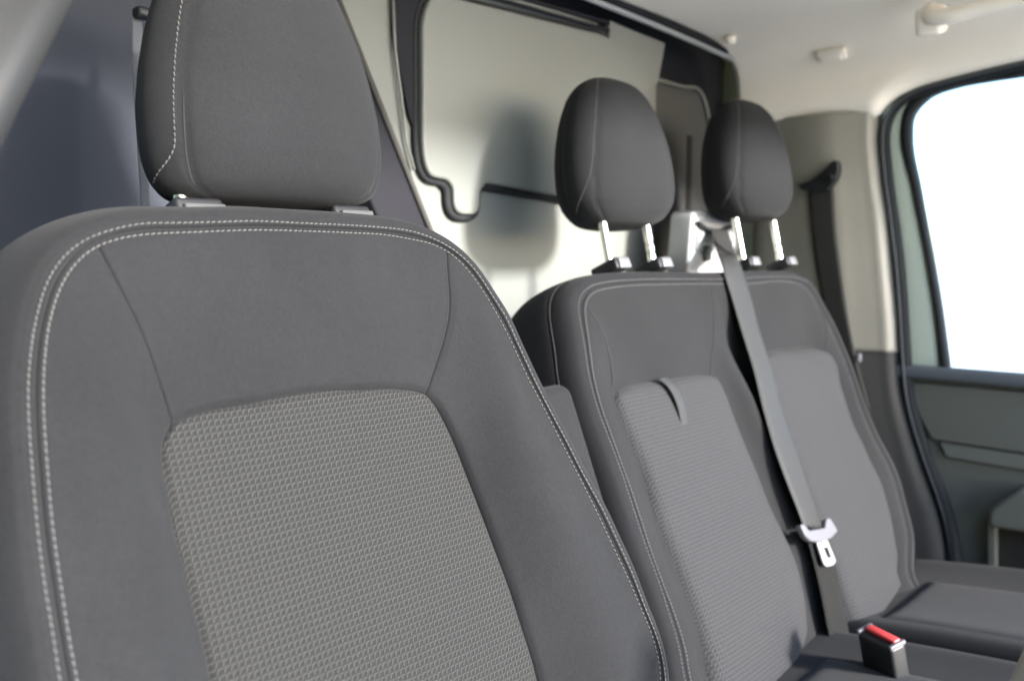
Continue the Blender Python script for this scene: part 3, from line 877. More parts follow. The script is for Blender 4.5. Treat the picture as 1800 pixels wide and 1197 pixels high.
BIN = [(1241,1195),(1238.5,1162.6),(1221,1095),(1201,1037),(1176,975),(1144,897),(1130.7,841),(1106.6,781),(1086.6,732.7),(1079.5,705),(1081,690),(1095,676),(1129,667.5),(1162,662),(1207,656),(1236,655.5),(1251,658.6),(1263,669),(1275,692.6),(1291,736.7),(1311,789),(1331,837),(1351,889),(1375.5,940),(1398,993),(1413,1049),(1418,1090),(1419,1110),(1412,1136),(1398,1161),(1368,1187)]
PINR = [(1351,620.5),(1391,612.5),(1420,610.5),(1438,615),(1455.5,636.5),(1475.5,692.7),(1499.6,748.8),(1523.6,801),(1547,855),(1562,875),(1577,907),(1588,959),(1590,989)]
hBo = lambda v: float(0.012 + 0.026 * sstep(515, 700, v))
hBi = lambda v: float(0.010 + 0.026 * sstep(515, 700, v))
TB = -0.70
bOS = prep(FP, BOS, hBo, [(-0.170, TB, .036)], [(0.555, TB, .036)], sm=6)
bIS = prep(FP, BIS, hBi, [(-0.158, TB, .034)], [(0.545, TB, .034)], sm=6)
sdiv = lambda t: np.interp(t, [-0.62, -0.3, -0.1, 0.0], [0.262, 0.245, 0.232, 0.228])
def bench_h(s, t, base):
    """height of the bench face: shoulders, shallow centre wells, valley between the two places"""
    val = -0.018 * np.exp(-((s - sdiv(t)) / 0.020) ** 2) * sstep(-0.02, -0.20, t)
    bol = 0.018 * np.exp(-((s - sdiv(t) + 0.055) / 0.025) ** 2) * sstep(-0.10, -0.24, t)
    return base + val + bol
def bench_face():
    a = near(bIS, FP.st(1037, 519, hBi(519))); b_ = near(bIS, FP.st(1411, 503, hBi(503)))
    nu, nv = 220, 150
    P = coons(bIS[:a + 1], bIS[a:b_ + 1], bIS[b_:][::-1], np.array([bIS[0], bIS[-1]]), nu, nv)
    u = np.linspace(0, 1, nu)[None, :]
    edge = np.minimum(u, 1 - u) * 0.75
    d = edge_prof(P, 0)
    base = P[:, :, 2] * (1 - sstep(0.0, 0.085, d)) + (0.004 + 0.004 * sstep(-0.16, -0.05, P[:, :, 1])) * sstep(0.0, 0.085, d)
    P[:, :, 2] = base + (bench_h(P[:, :, 0], P[:, :, 1], 0.0)) * sstep(0.0, 0.03, d)
    mesh('face_panel', [W(v) for v in FP.w(P.reshape(-1, 3))], grid_faces(nv, nu), M['fabric'], bench)
    return P
BF = bench_face()
def bench_rim():
    n = 420
    S_, O_ = resample(bIS, n), resample(bOS, n)
    g1 = S_ * 0.7 + O_ * 0.3; g1[:, 2] += 0.0012
    g2 = 0.5 * (S_ + O_); g2[:, 2] -= 0.002
    g3 = S_ * 0.3 + O_ * 0.7; g3[:, 2] += 0.0012
    ctrl = [S_, g1, g2, g3, O_] + [off(O_, d, dh) for d, dh in ((0.006, -0.001), (0.013, -0.005), (0.019, -0.016), (0.022, -0.034), (0.0222, -0.0365), (0.0235, -0.040), (0.026, -0.07), (0.024, -0.105), (0.014, -0.13), (-0.004, -0.14))]
    ctrl[9][:, 2] -= 0.0; ctrl[9][:, :2] -= inplane_normal(O_) * 0.0016
    rows = hermite_rows(ctrl, [3, 3, 3, 3, 3, 3, 4, 4, 3, 3, 4, 4, 4, 4]); R = np.array(rows)
    mesh('side_gusset', [W(v) for v in FP.w(R.reshape(-1, 3))], grid_faces(R.shape[0], R.shape[1]), M['fabric_dark'], bench)
    back_shell(FP, ctrl[-1], bench)
    k = near(O_, FP.st(1040, 503, 0.012))
    side = off(O_, 0.0225, -0.0325)[:k + 6]
    n3 = inplane_normal(side); nn = n3[:, 0:1] * FP.S + n3[:, 1:2] * FP.T + 0.25 * FP.N
    stitches('stitching', FP.w(side), nn, 0.0050, 0.0037, 0.0005, bench)
bench_rim()
for c_, ti in ((bIS, 0.0), (bOS, 0.3)):
    stitches('stitching', FP.w(c_), row_normals(FP, c_, ti), 0.0048, 0.0037, 0.00055, bench)

def face_h(s, t):
    """height of the bench face near a point, smoothed"""
    d = (BF[:, :, 0] - s) ** 2 + (BF[:, :, 1] - t) ** 2
    w_ = np.exp(-d / 0.007 ** 2) + 1e-30 * np.exp(-d)
    return float((w_ * BF[:, :, 2]).sum() / w_.sum())
def border(parts):
    q = relax(np.vstack(parts), 3); q[:, 2] -= 0.0012
    tube('panel_seam', FP.w(q), 0.0011, M['seam'], bench, n=6)
def bench_insert(px, cornerL, cornerR, hb, pillow, extL, extR, name='knit_panel'):
    c_ = prep(FP, px, lambda v: hb, extL, extR, n=300, sm=3)
    a, b_ = near(c_, FP.st(*cornerL, hb)), near(c_, FP.st(*cornerR, hb))
    parts = [c_[:a + 1], c_[a:b_ + 1], c_[b_:]]
    for q in parts:
        for i in range(len(q)): q[i, 2] = face_h(q[i, 0], q[i, 1]) - 0.001
    insert_patch(FP, parts, bench, M['weave_small'], pillow, name, nu=110, nv=150, sink=0.006, rise=0.009, soft=0.015); border(parts)
    return None, parts
io, cB = bench_insert(BIN, (1080, 696), (1256, 662), 0.006, 0.010, [(-0.112, -0.66, .006)], [(0.03, -0.655, .006)])
# the outer place: mirrored about the divider where the belt hides its inner edge
c2 = FP.curve(PINR, lambda v: float(0.006 + 0.02 * sstep(700, 950, v)))
for q in c2:
    if q[1] < -0.2: q[0] = min(q[0], np.interp(q[1], bIS[::-1][:150, 1][np.argsort(bIS[::-1][:150, 1])], bIS[::-1][:150, 0][np.argsort(bIS[::-1][:150, 1])]) - 0.032)
rt = c2[1:]
innerx = lambda t: float(sdiv(t)) + 0.075
PINL = [(1498,1092),(1467,1003),(1430,908),(1390,800),(1358,712),(1343,660),(1345,634)]
PL2 = [FP.st(u, v, 0.016) for u, v in PINL]
PL2 = [(PL2[0][0] + 0.004, T0 - 0.04, .016)] + PL2
print('inner edge', [(round(float(a), 3), round(float(b_), 3)) for a, b_, _ in PL2], 'mid right', [(round(float(a), 3), round(float(b_), 3)) for a, b_, _ in cB[1]])
pts2 = relax(catmull(np.vstack([PL2, rt, [(rt[-1, 0] - 0.005, T0, .006)]]), 300), 3)
a2 = near(pts2, FP.st(1346, 632, 0.016)); b2 = near(pts2, FP.st(1446, 624, 0.006))
pp = [pts2[:a2 + 1], pts2[a2:b2 + 1], pts2[b2:]]
for q in pp:
    for i in range(len(q)): q[i, 2] = max(face_h(q[i, 0], q[i, 1]), 0.008) - 0.001
insert_patch(FP, pp, bench, M['weave_small'], 0.010, nu=110, nv=150, sink=0.006, rise=0.009, soft=0.015)
border(pp)
# dark cloth seams running up from the knitted panels
def seam_line(px, hadd=0.0004):
    q = [FP.st(u, v, 0.012) for u, v in px]; q = catmull(np.array(q), 40)
    for i in range(len(q)): q[i, 2] = face_h(q[i, 0], q[i, 1]) + hadd
    tube('panel_seam', FP.w(relax(q, 3)), 0.0011, M['seam'], bench, n=6)
seam_line([(1033, 541), (1051, 568), (1068, 601), (1080, 633), (1084, 657), (1083, 676)])
seam_line([(1256, 655), (1258, 620), (1260, 580), (1257, 540), (1252, 505)])
seam_line([(1448, 618), (1449, 590), (1447, 560), (1440, 545)])

# pull tab on the middle backrest
tl_ = [FP.st(u, v, 0.022) for u, v in ((1160, 664), (1172, 680), (1184, 705), (1193, 730), (1200, 750))]
tr2 = [FP.st(u, v, 0.022) for u, v in ((1174, 662), (1188, 678), (1199, 703), (1207, 728), (1213, 747))]
for q in (tl_, tr2):
    for i in range(len(q)): q[i] = (q[i][0], q[i][1], 0.016 + 0.006 * math.sin(i / 4 * math.pi) + 0.003)
ribbon('pull_tab', FP.w(np.array(tl_)), FP.w(np.array(tr2)), 0.003, FP.N, mat_web('tab_webbing', (0.018, 0.018, 0.019)), bench, n=30)

HP = [0.50, 0.62, 0.72, 0.83, 0.93, 0.985, 1.0, 0.985, 0.935, 0.86, 0.765, 0.655, 0.52, 0.36, 0.17, 0.0]
def bench_head(s0, t0, gs):
    h_ = headrest(FP, bench, s0, t0, 0.232, 0.136, 0.135, 0.050, rec_extra=-13, prof=HP, taper=0.24)
    for s, nt_ in gs:
        guide(FP, bench, s, -0.003, -0.020, cm=M['sheen_catch'], ch=0.85, w=0.032, d=0.050, hh=0.019, top=0.10, post_r=0.0066, notch=nt_, hr=h_)
    return h_
bench_head(0.054, 0.072, ((FP.st(1068, 468, -0.022)[0], False), (FP.st(1144, 468, -0.022)[0], True)))
bench_head(0.512, 0.099, ((FP.st(1304, 468, -0.022)[0], False), (FP.st(1370, 468, -0.022)[0], True)))

# cushions
cushion(bench, 1.372, 1.80, 0.06, 0.60, -0.565, 0.12, (1.415, 1.66, 0.10, 0.50), M['fabric'], rise=0.05)
cushion(bench, 0.94, 1.335, 0.06, 0.60, -0.556, 0.12, (0.99, 1.22, 0.10, 0.50), M['fabric'], rise=0.05)
box('seat_base', (1.37, 0.34, -0.88), (1, 0, 0), (0, 1, 0), (0, 0, 1), (0.80, 0.46, 0.36), M['black'], bench, 0.02)

# ================================================================== BELTS
# belt outlet tower on the bench, its bezel and the centre belt
twr = thing('belt_tower', 'pale glossy shoulder belt outlet standing on the bench between the head restraints', 'belt outlet')
YT = 0.905
ta, tb, tc, td = (on_y(u, v, YT) for u, v in ((1218, 370), (1290, 372), (1296, 478), (1208, 478)))
FTW = (np.array([0, YT, 0]), (1, 0, 0), (0, 0, 1), (0, -1, 0))
prism('tower_body', rounded([(td[0], td[2] - 0.03), (tc[0] + 0.008, td[2] - 0.03), (tb[0] + 0.008, tb[2]), (ta[0], ta[2])], [0, 0, 0.016, 0.016]), -0.05, 0.0, FTW, M['tower'], twr, 0.006, 4)
bz = rounded([(ta[0] + 0.008, ta[2] - 0.074), (tb[0] - 0.002, ta[2] - 0.074), (tb[0] - 0.002, ta[2] - 0.014), (ta[0] + 0.008, ta[2] - 0.014)], 0.012)
tube('bezel', [(x, YT - 0.001, z) for x, z in bz], 0.0022, M['tower'], twr, closed=True, n=8)
slot = [on_y(u, v, YT - 0.008) for u, v in ((1226, 389), (1238, 397), (1252, 401), (1270, 402), (1283, 395))]
slot2 = [on_y(u, v, YT - 0.008) for u, v in ((1228, 396), (1240, 404), (1254, 409), (1270, 410), (1282, 404))]
ribbon('slot_guide', slot, slot2, 0.012, (0, -1, 0), M['black'], twr, n=24)
box('release_cap', on_y(1243, 446, YT - 0.004), (1, 0, 0), (0, 1, 0), (0, 0, 1), (0.02, 0.012, 0.03), M['white_plastic'], twr, 0.005, 3)

cb = thing('seat_belt', 'grey belt crossing the bench from its pale outlet down to a silver tongue', 'seat belt', group='seat belts in the cab')
Lp = [(1249.6, 405), (1259.5, 442), (1271, 475), (1285, 519), (1303, 580), (1323, 644.5), (1343, 725), (1362, 790), (1383, 848), (1403, 899), (1413, 926)]
Rp = [(1280, 405), (1291, 440), (1305, 475), (1319, 519), (1335, 580), (1356, 644.5), (1378, 725), (1402, 790), (1422, 848), (1438, 899), (1446, 926)]
hb = [None, None, 0.016, 0.018, 0.021, 0.026, 0.030, 0.034, 0.036, 0.037, 0.037]
Lw, Rw = [], []
for i, (a, b_) in enumerate(zip(Lp, Rp)):
    if i == 0: Lw.append(on_y(*a, YT - 0.012)); Rw.append(on_y(*b_, YT - 0.012))
    elif i == 1: Lw.append(on_y(*a, YT - 0.055)); Rw.append(on_y(*b_, YT - 0.055))
    else:
        Lw.append(FP.w(np.array(FP.st(*a, hb[i])))); Rw.append(FP.w(np.array(FP.st(*b_, hb[i]))))
ribbon('webbing', Lw, Rw, 0.0014, FP.N, M['web'], cb, n=110, crown=0.001)
Lq = [(1413, 930), (1424, 965), (1440, 1030), (1452, 1090), (1466, 1160), (1474, 1230)]
Rq = [(1448, 930), (1463, 970), (1476, 1030), (1487, 1085), (1499, 1150), (1510, 1230)]
ribbon('lower_webbing', [FP.w(np.array(FP.st(u, v, 0.034 - 0.003 * i))) for i, (u, v) in enumerate(Lq)],
       [FP.w(np.array(FP.st(u, v, 0.034 - 0.003 * i))) for i, (u, v) in enumerate(Rq)], 0.0014, FP.N, M['web_shaded'], cb, n=60)
hT = 0.039
FT_ = (FP.P + FP.N * hT, FP.S, FP.T, FP.N)
q2 = lambda u, v: FP.st(u, v, hT)[:2]
prism('tongue_grip', rounded([q2(1401, 923), q2(1407, 922), q2(1417, 934), q2(1445, 929), q2(1447, 914), q2(1453, 911), q2(1467, 934), q2(1456, 946), q2(1440, 954), q2(1420, 952), q2(1410, 943)], 0.004, 4), -0.004, 0.006, FT_, M['white_plastic'], cb, 0.001, 2)
# steel blade with its slot: frame of four bars
bl_o = rounded([q2(1434, 953), q2(1453, 949), q2(1468, 986), q2(1463, 993), q2(1452, 996), q2(1447, 992)], 0.003, 4)
bl_i = rounded([q2(1446, 963), q2(1453, 961), q2(1460, 979), q2(1454, 981.5)], 0.001, 6)
def plate_with_hole(name, outer, inner, frame, d0, d1, mat, parent):
    O, ea, eb, en = (np.asarray(q, float) for q in frame)
    n = 48
    def ang(poly, cen):
        P = resample(np.vstack([poly, poly[:1]]), 400); A = np.arctan2(P[:, 1] - cen[1], P[:, 0] - cen[0]); return P, A
    cen = np.mean(inner, 0); out = []
    for poly in (np.array(outer), np.array(inner)):
        P, A = ang(poly, cen); pts = []
        for k in range(n):
            w = -math.pi + 2 * math.pi * k / n
            pts.append(P[np.argmin(np.abs(np.angle(np.exp(1j * (A - w)))))])
        out.append(np.array(pts))
    V = []
    for pl, d in ((out[0], d1), (out[1], d1), (out[1], d0), (out[0], d0)):
        for p in pl: V.append(W(O + ea * p[0] + eb * p[1] + en * d))
    f = []
    for r_ in range(4):
        for k in range(n):
            a, b_ = r_ * n + k, r_ * n + (k + 1) % n; c_, d_ = ((r_ + 1) % 4) * n + (k + 1) % n, ((r_ + 1) % 4) * n + k
            f.append((a, b_, c_, d_))
    o = mesh(name, V, f, mat, parent, smooth=False)
    return o
plate_with_hole('tongue_blade', bl_o, bl_i, FT_, -0.001, 0.0015, mat_plastic('satin_blade_steel', (0.20, 0.20, 0.205), 0.35, 0.05), cb)

# buckle
bk = thing('belt_buckle', 'black belt buckle with red release button between the bench cushions', 'buckle')
KA, KB = on_z(1517, 1104, -0.505), on_z(1580, 1136, -0.505)
ax = KB - KA; ln_ = np.linalg.norm(ax); ax /= ln_
up = np.array([-0.05, 0.42, 0.9]); up -= ax * (up @ ax); up /= np.linalg.norm(up); sd_ = np.cross(ax, up)
KC = (KA + KB) / 2
box('buckle_body', KC - up * 0.075 - sd_ * 0.0, ax, sd_, up, (ln_ * 0.97, 0.026, 0.15), M['black'], bk, 0.005, 4)
box('release_button', KC + up * 0.0025 - sd_ * 0.004 , ax, sd_, up, (ln_ * 0.82, 0.012, 0.006), M['red'], bk, 0.002, 3)
box('buckle_rim', KC + up * 0.001 + ax * ln_ * 0.45, ax, sd_, up, (0.006, 0.026, 0.006), M['white_plastic'], bk, 0.0015, 2)
box('buckle_rim', KC + up * 0.001 - ax * ln_ * 0.45, ax, sd_, up, (0.006, 0.026, 0.006), M['white_plastic'], bk, 0.0015, 2)

# passenger shoulder belt on the pillar
XP = 1.925
pb = thing('seat_belt', 'olive grey passenger belt hanging from a black anchor ring on the pillar', 'seat belt', group='seat belts in the cab')
dr_o = [(1410, 326), (1432, 320), (1452, 305), (1470, 286), (1479, 283), (1482, 298), (1477, 318), (1462, 336), (1430, 338), (1415, 334)]
FX = (np.array([XP, 0, 0]), (0, 1, 0), (0, 0, 1), (-1, 0, 0))
pxz = lambda u, v, X=XP: (lambda p: (p[1], p[2]))(on_x(u, v, X))
prism('anchor_ring', rounded([pxz(u, v) for u, v in dr_o], 0.004, 4), 0.004, 0.026, FX, M['black'], pb, 0.004, 3)
bo = on_x(1461, 312, XP - 0.03)
tube('anchor_bolt', [bo, bo + np.array([-0.006, 0, 0])], 0.006, M['bulk_dark'], pb, n=14)
ribbon('webbing', [on_x(u, v, XP - 0.012) for u, v in ((1420, 330), (1425, 400), (1436, 480), (1452, 560), (1475, 640), (1500, 720))],
       [on_x(u, v, XP - 0.012) for u, v in ((1466, 328), (1470, 400), (1480, 480), (1492, 560), (1508, 640), (1530, 720))], 0.0014, (-1, 0, 0), mat_web('olive_webbing', (0.03, 0.029, 0.024)), pb, n=60)

# driver's belt hanging behind the driver seat
dbt = thing('seat_belt', 'pale strip of driver belt hanging behind the nearest head restraint', 'seat belt', group='seat belts in the cab')
YD = 0.93
ribbon('webbing', [on_y(u, v, YD) for u, v in ((232, 30), (233, 120), (240, 240), (247, 360), (250, 470), (250, 700))],
       [on_y(u, v, YD) for u, v in ((250, 30), (252, 120), (257, 240), (263, 360), (266, 470), (266, 700))], 0.0014, (0, -1, 0), mat_web('pale_webbing', (0.11, 0.112, 0.118)), dbt, n=50)
pa, pb_ = on_y(233, 24, YD), on_y(276, 30, YD)
box('anchor_clip', (pa + pb_) / 2 + np.array([0, -0.004, 0]), (1, 0, 0), (0, 1, 0), (0, 0, 1), (pb_[0] - pa[0], 0.016, 0.012), M['black'], dbt, 0.004, 3)

# ================================================================== PASSENGER PILLAR
SL = [(1540, 205), (1539, 250), (1541.7, 276), (1548, 330), (1555, 372), (1566.7, 487), (1574, 564), (1578, 637), (1582, 685), (1597, 748), (1622, 831.5), (1647, 902.5), (1659.6, 957), (1664, 1023), (1666, 1100), (1668, 1250)]
SR = [(1561, 205), (1562, 218), (1565, 276), (1570, 334), (1577, 390), (1590, 487), (1594, 564), (1599, 643), (1609.5, 727), (1634.5, 802), (1659.6, 865), (1680.5, 936), (1689, 1023), (1692, 1100), (1694, 1250)]
slw = catmull(np.array([on_x(u, v, XS) for u, v in SL]), 120)
srw = catmull(np.array([on_x(u, v, XS) for u, v in SR]), 120)
def ys_at(c_, z):
    o = np.argsort(c_[:, 2]); return np.interp(z, c_[o, 2], c_[o, 1])
pil = thing('pillar_trim', 'beige upper and dark lower pillar cover between bench and passenger door', 'pillar trim')
def pillar(z0, z1, mat, name, inset=0.0):
    zs = np.linspace(z0, z1, 60); V = []; n = 0
    for z in zs:
        yf = float(ys_at(slw, z)); ye = 0.90 - 0.05 * (0.29 - z) if z > -0.3 else 0.87
        ye = max(ye, yf + 0.08)
        w_ = ye - yf
        sec = [(XP + 0.10, 1.02), (XP + 0.03, max(1.0, ye + 0.03)), (XP + 0.003, ye + 0.01), (XP - 0.003, ye - 0.02), (XP - 0.004 , yf + 0.42 * w_), (XP - 0.001, yf + 0.36 * w_), (XP + 0.008, yf + 0.16 * w_), (XP + 0.014, yf + 0.05 * w_), (XP + 0.020, yf + 0.008), (XP + 0.034, yf - 0.002), (XP + 0.07, yf - 0.004)]
        c_ = catmull(sec, 60); n = len(c_)
        for x, y in c_: V.append(W((x + inset, y, z)))
    o = mesh(name, V, grid_faces(len(zs), n, flip=False), mat, pil)
    md = o.modifiers.new('thickness', 'SOLIDIFY'); md.thickness = 0.003; md.offset = -1
    return o
zseam = float(on_x(1530, 617, XS)[2])
pillar(zseam + 0.001, 0.300, M['pillar'], 'upper_cover')
pillar(-1.02, zseam + 0.014, M['pillar_low'], 'lower_cover', 0.003)
kn = on_x(1509, 629, XP - 0.006)
box('coat_hook', kn, (1, 0, 0), (0, 1, 0), (0, 0, 1), (0.014, 0.012, 0.020), M['white_plastic'], pil, 0.004, 3)

# ---- rubber seal round the door opening
seal = thing('door_seal', 'black rubber weatherstrip running round the passenger door opening', 'door seal')
top_c = np.array([on_x(u, v, XS + 0.012) for u, v in ((1561, 205), (1572, 188), (1596, 168), (1640, 152), (1700, 137), (1800, 112))])
low = 0.5 * (slw + srw)[::-1]
path = np.vstack([low[:-2], top_c[1:], [XS + 0.012, 0.25, top_c[-1, 2] + 0.028], [XS + 0.012, -0.30, top_c[-1, 2] + 0.04]])
path[:, 0] = XS + 0.014
path = relax(catmull(path[::3] if False else resample(path, 60), 220), 6)
wid = np.interp(path[:, 2], [-0.7, -0.3, 0.0, 0.3], [0.017, 0.012, 0.0125, 0.010])
tube('seal_bulb', path, 0.012, M['rubber'], seal, n=14, rr=wid * 0.95)
lp2 = path + np.array([-0.011, 0.003, 0])
tube('seal_lip', lp2, 0.004, mat_plastic('seal_lip_rubber', (0.04, 0.043, 0.045), 0.75, 0.1), seal, n=8)

# ================================================================== PASSENGER DOOR
door = thing('passenger_door', 'closed passenger door with dark grey card and bright framed window', 'van door')
XD = 1.985
FDR = (np.array([XD, 0, 0]), (0, 1, 0), (0, 0, 1), (-1, 0, 0))
pd = lambda u, v, X=XD: (lambda p: (p[1], p[2]))(on_x(u, v, X))
GL = [(1668, 650), (1651, 526), (1636, 441), (1616.6, 334), (1601, 238), (1604, 205), (1633, 172), (1681, 154), (1740, 143), (1800, 134)]
GD = [(1655, 650), (1643.5, 545), (1628, 449), (1605, 334), (1586, 225), (1592, 196), (1617, 163), (1661, 144), (1740, 127), (1800, 114)]
gi = [pd(*p) for p in GL]; go = [pd(*p) for p in GD]
zt = gi[-1][1]; zto = go[-1][1]
gi += [(0.25, zt + 0.02), (-0.02, zt + 0.02), (-0.10, zt - 0.02), (-0.30, gi[0][1])]
go += [(0.25, zto + 0.022), (-0.02, zto + 0.022), (-0.125, zto - 0.02), (-0.335, gi[0][1])]
gi = resample(catmull(np.array(gi[:10]), 60), 60).tolist() + gi[10:]
go = resample(catmull(np.array(go[:10]), 60), 60).tolist() + go[10:]
def band(name, A, B, d0, d1, mat, parent, dome=0.0):
    """strip between two matched open polylines in the door plane, with thickness"""
    A, B = np.array(A), np.array(B); n = len(A); V = []
    cols = [(0, d0), (0, d1), (0.25, d1 + dome), (0.75, d1 + dome), (1, d1), (1, d0)]
    for i in range(n):
        for t, d in cols:
            p = A[i] * (1 - t) + B[i] * t; V.append(W((XD - d, p[0], p[1])))
    return mesh(name, V, grid_faces(n, 6, True), mat, parent)
# frame outer edge: just beyond the body seal
fo = [(1586, 650), (1576, 545), (1572, 449), (1562, 334), (1556, 225), (1566, 190), (1594, 158), (1640, 138), (1722, 118), (1800, 98)]
fo = [pd(*p) for p in fo]; fo += [(0.25, fo[-1][1] + 0.028), (-0.02, fo[-1][1] + 0.03), (-0.15, fo[-1][1] - 0.01), (-0.37, fo[0][1])]
fo = resample(catmull(np.array(fo[:10]), 60), 60).tolist() + fo[10:]
band('window_frame', go, fo, -0.03, 0.004, M['door_frame'], door, 0.003)
band('glass_seal', gi, go, -0.02, 0.009, M['rubber'], door, 0.003)
gz0 = gi[0][1]
prism('window_glass', [tuple(p) for p in gi], -0.012, -0.008, FDR, M['glass'], door, 0)
# door card
yR = lambda z: float(ys_at(srw, z))
edge = []
for z in np.linspace(gz0, -0.98, 24): edge.append((yR(z) * XD / XS + 0.022, z))
card = [(-0.38, gz0 - 0.012), (-0.38, -0.98)] + edge[::-1]
card[-1] = (card[-1][0], gz0 - 0.012)
prism('door_card', card, -0.04, 0.004, FDR, M['door'], door, 0.002)
zb1, zb2 = pd(1700, 640)[1], pd(1700, 656)[1]
eY = edge[0][0]
band('waist_rail', [(eY - 0.002, gz0 + 0.006), (0.3, gz0 + 0.006), (-0.38, gz0 + 0.006)], [(eY - 0.002, gz0 - 0.020), (0.3, gz0 - 0.020), (-0.38, gz0 - 0.020)], 0.0, 0.030, mat_plastic('waist_rail_plastic', (0.085, 0.093, 0.103), 0.6, 0.4), door, 0.003)
def zr_(u, v): return pd(u, v)[1]
zc1, zc2 = zr_(1700, 778), zr_(1700, 803)
z_a = zr_(1640, 665)
yA = float(ys_at(srw, zc1)) + 0.012
prism('upper_card_pad', rounded([(yA - 0.02, zc1), (-0.38, zc1 - 0.02), (-0.38, gz0 - 0.03), (eY - 0.012, gz0 - 0.03)], 0.01), 0.0, 0.016, FDR, M['door'], door, 0.006, 3)
prism('card_ridge', rounded([(yA - 0.035, zc1 - 0.004), (-0.38, zc1 - 0.024), (-0.38, zc2 - 0.03), (yA - 0.05, zc2 - 0.004)], 0.006), 0.0, 0.012, FDR, mat_plastic('card_ridge_plastic', (0.125, 0.125, 0.108), 0.65, 0.4), door, 0.005, 3)
# arm rest block with pocket
ua = pd(1752, 885); ub = pd(1762, 1010)
prism('armrest', rounded([(ua[0], ua[1]), (ua[0] - 0.05, ua[1] + 0.05), (-0.36, ua[1] + 0.06), (-0.36, ua[1] - 0.02), (ua[0], ua[1] - 0.035)], 0.012), 0.0, 0.06, FDR, M['door'], door, 0.012, 4)
prism('pocket_rim', rounded([(ua[0] + 0.008, ua[1] - 0.03), (ua[0] - 0.006, ua[1] - 0.03), (ub[0] - 0.006, -0.9), (ub[0] + 0.012, -0.9)], 0.004), 0.0, 0.03, FDR, M['door'], door, 0.005, 3)
prism('pocket_back', [(ua[0] - 0.006, ua[1] - 0.04), (-0.36, ua[1] - 0.04), (-0.36, -0.9), (ub[0] - 0.006, -0.9)], 0.0, 0.006, FDR, mat_plastic('pocket_lining', (0.04, 0.034, 0.028), 0.6, 0.4), door, 0.001)

# ================================================================== ROOF FITTINGS
gh = thing('grab_handle', 'beige grab handle curving out of the ceiling above the passenger door', 'grab handle')
g0 = on_x(1636, 48, 1.79)
hp = [g0 + np.array(q) for q in ((0.012, 0.004, 0.030), (-0.012, 0.0, 0.022), (-0.030, -0.012, 0.010), (-0.036, -0.035, 0.006), (-0.038, -0.09, 0.010), (-0.038, -0.16, 0.012), (-0.036, -0.25, 0.010), (-0.030, -0.30, 0.014), (0.012, -0.32, 0.034))]
hpp = catmull(np.array(hp), 50)
tube('handle_bar', hpp, 0.011, M['head'], gh, n=16, rr=0.0125 + 0.005 * np.exp(-np.linspace(0, 5, 50)) + 0.006 * np.exp(-np.linspace(5, 0, 50)))
box('handle_foot', g0 + np.array([-0.004, -0.002, 0.010]), (1, 0, 0.3), (0, 1, 0), (-0.3, 0, 1), (0.046, 0.046, 0.048), M['head'], gh, 0.009, 4)
rc = thing('roof_clip', 'small beige oblong clip in the ceiling beside the grab handle', 'clip')
cc = on_x(1462, 98, 1.905)
box('clip_body', cc + np.array([0, 0, 0.0]), (0, 1, 0), (0.6, 0, -0.8), (-0.8, 0, -0.6), (0.062, 0.026, 0.012), M['head'], rc, 0.005, 3)
box('clip_button', cc + np.array([-0.002, 0, -0.005]), (0, 1, 0), (0.6, 0, -0.8), (-0.8, 0, -0.6), (0.046, 0.015, 0.010), M['head'], rc, 0.003, 3)
rp = thing('roof_plug', 'round cream plug in the ceiling at the bulkhead corner', 'plug')
rq = on_z(1284, 74, 0.452)
tube('plug_cap', [rq + np.array([0, 0, 0.01]), rq + np.array([0, 0, -0.004]), rq + np.array([0, 0, -0.006])], 0.011, M['head'], rp, n=20, rr=[0.012, 0.011, 0.006])

# ================================================================== NEAR DOOR PILLAR (top left)
np_ = thing('door_pillar', 'blurred slanting grey pillar edge at the top left beside the nearest seat', 'pillar')
Yn = 0.52
p0, p1 = on_y(-38, 240, Yn), on_y(82, 0, Yn)
dv = p1 - p0
ends = [p0 - dv * 1.6, p1 + dv * 0.75]
ax_ = dv / np.linalg.norm(dv)
sx_ = np.array([1.0, 0, 0]); sx_ -= ax_ * (sx_ @ ax_); sx_ /= np.linalg.norm(sx_); fy = np.cross(ax_, sx_)
if fy[1] > 0: fy = -fy
sec = catmull(np.array([(0.012, -0.06), (0.010, -0.012), (0.006, 0.001), (-0.001, 0.006), (-0.010, 0.003), (-0.022, -0.001), (-0.045, 0.0), (-0.058, -0.004), (-0.064, -0.004), (-0.070, 0.003), (-0.12, 0.004), (-0.14, -0.06)]), 60)
V = []
for q in (0, 1):
    for a, b_ in sec: V.append(W(ends[q] + sx_ * a + fy * b_))
me_o = mesh('pillar_cover', V, grid_faces(2, 60), mat_plastic('grey_pillar_plastic', (0.016, 0.016, 0.016), 0.6, 0.3, 0.25), np_)
md = me_o.modifiers.new('thickness', 'SOLIDIFY'); md.thickness = 0.004
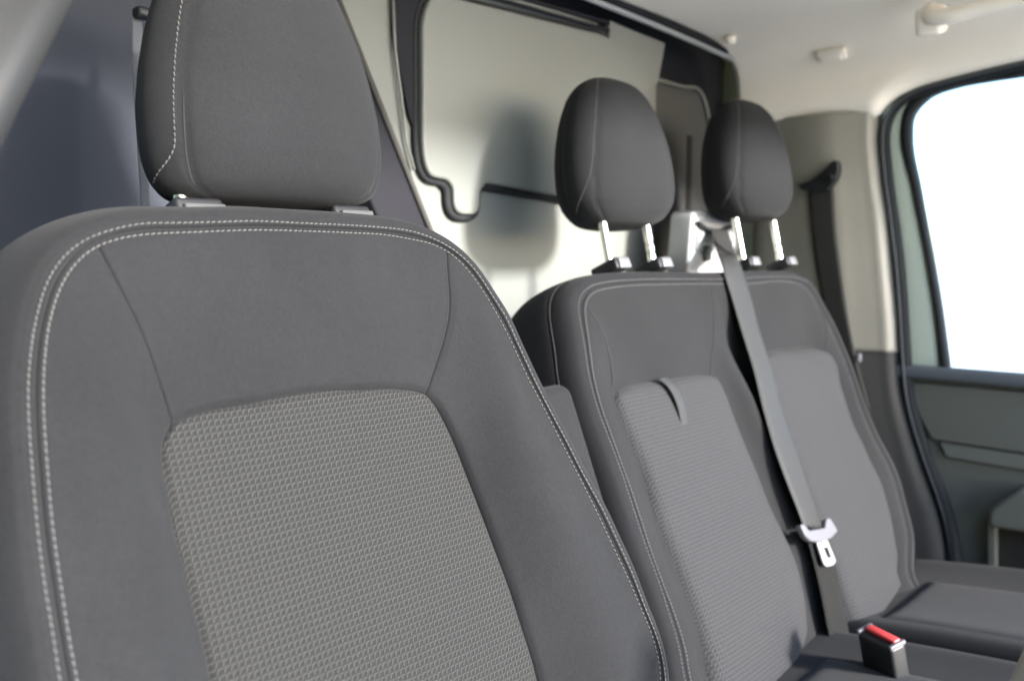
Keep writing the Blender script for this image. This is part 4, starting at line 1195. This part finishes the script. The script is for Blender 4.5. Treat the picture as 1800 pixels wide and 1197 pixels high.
tube('pillar_seal', [ends[0] + sx_ * -0.062 + fy * 0.002, ends[1] + sx_ * -0.062 + fy * 0.002], 0.006, M['rubber'], np_)

# ================================================================== OUTSIDE
def leaves(name, n, pos, size, parent, seed, mat):
    """n leaf quads at pos(rng) with random facing"""
    rg = np.random.RandomState(seed)
    P = pos(rg, n); N = rg.randn(n, 3); N /= np.linalg.norm(N, axis=1)[:, None]
    T = np.cross(N, rg.randn(n, 3)); T /= np.linalg.norm(T, axis=1)[:, None]; B = np.cross(N, T)
    r_ = rg.uniform(0.6, 1.3, (n, 1)) * size
    V = np.stack([P - T * r_, P - B * r_ * 0.5, P + T * r_, P + B * r_ * 0.5], 1).reshape(-1, 3)
    F_ = np.arange(n * 4).reshape(-1, 4)
    me = bpy.data.meshes.new(name); me.from_pydata(V.tolist(), [], F_.tolist())
    return link(name, me, mat, parent, False, kind='stuff')
# unseen tall hedge, added to keep the sky off the cab's driver side
hg = thing('hedge', 'unseen tall green hedge added to keep sky off the near side of the van', 'hedge')
box('hedge_core', (-3.4, -0.5, -ZC + 1.9), (1, 0, 0), (0, 1, 0), (0, 0, 1), (0.7, 9.0, 3.8), M['leaf'], hg, 0.1)
def hpos(rg, n):
    f_ = rg.rand(n)
    return np.stack([np.where(f_ < .85, -3.0 + rg.rand(n) * 0.12, rg.uniform(-3.8, -3.0, n)), rg.uniform(-5, 4, n), np.where(f_ < .85, rg.uniform(0.02, 3.85, n), 3.8 + rg.rand(n) * 0.12)], 1)
leaves('foliage', 9000, hpos, 0.06, hg, 8, M['leaf'])

# pale rounded trim edge very close to the lens, bottom right
te = thing('trim_edge', 'out of focus cream rounded trim edge poking in at the bottom right corner', 'trim')
ra_, rb_ = ray(1885, 1085), ray(1800, 1290)
tube('edge_roll', catmull(np.array([ra_ * 0.62, ra_ * 0.3 + rb_ * 0.31 + np.array([-0.002, 0, 0.002]), rb_ * 0.60, rb_ * 0.60 + np.array([-0.01, -0.01, -0.15])]), 24), 0.018, mat_plastic('cream_trim', (0.26, 0.225, 0.17), 0.6, 0.2), te, n=16)
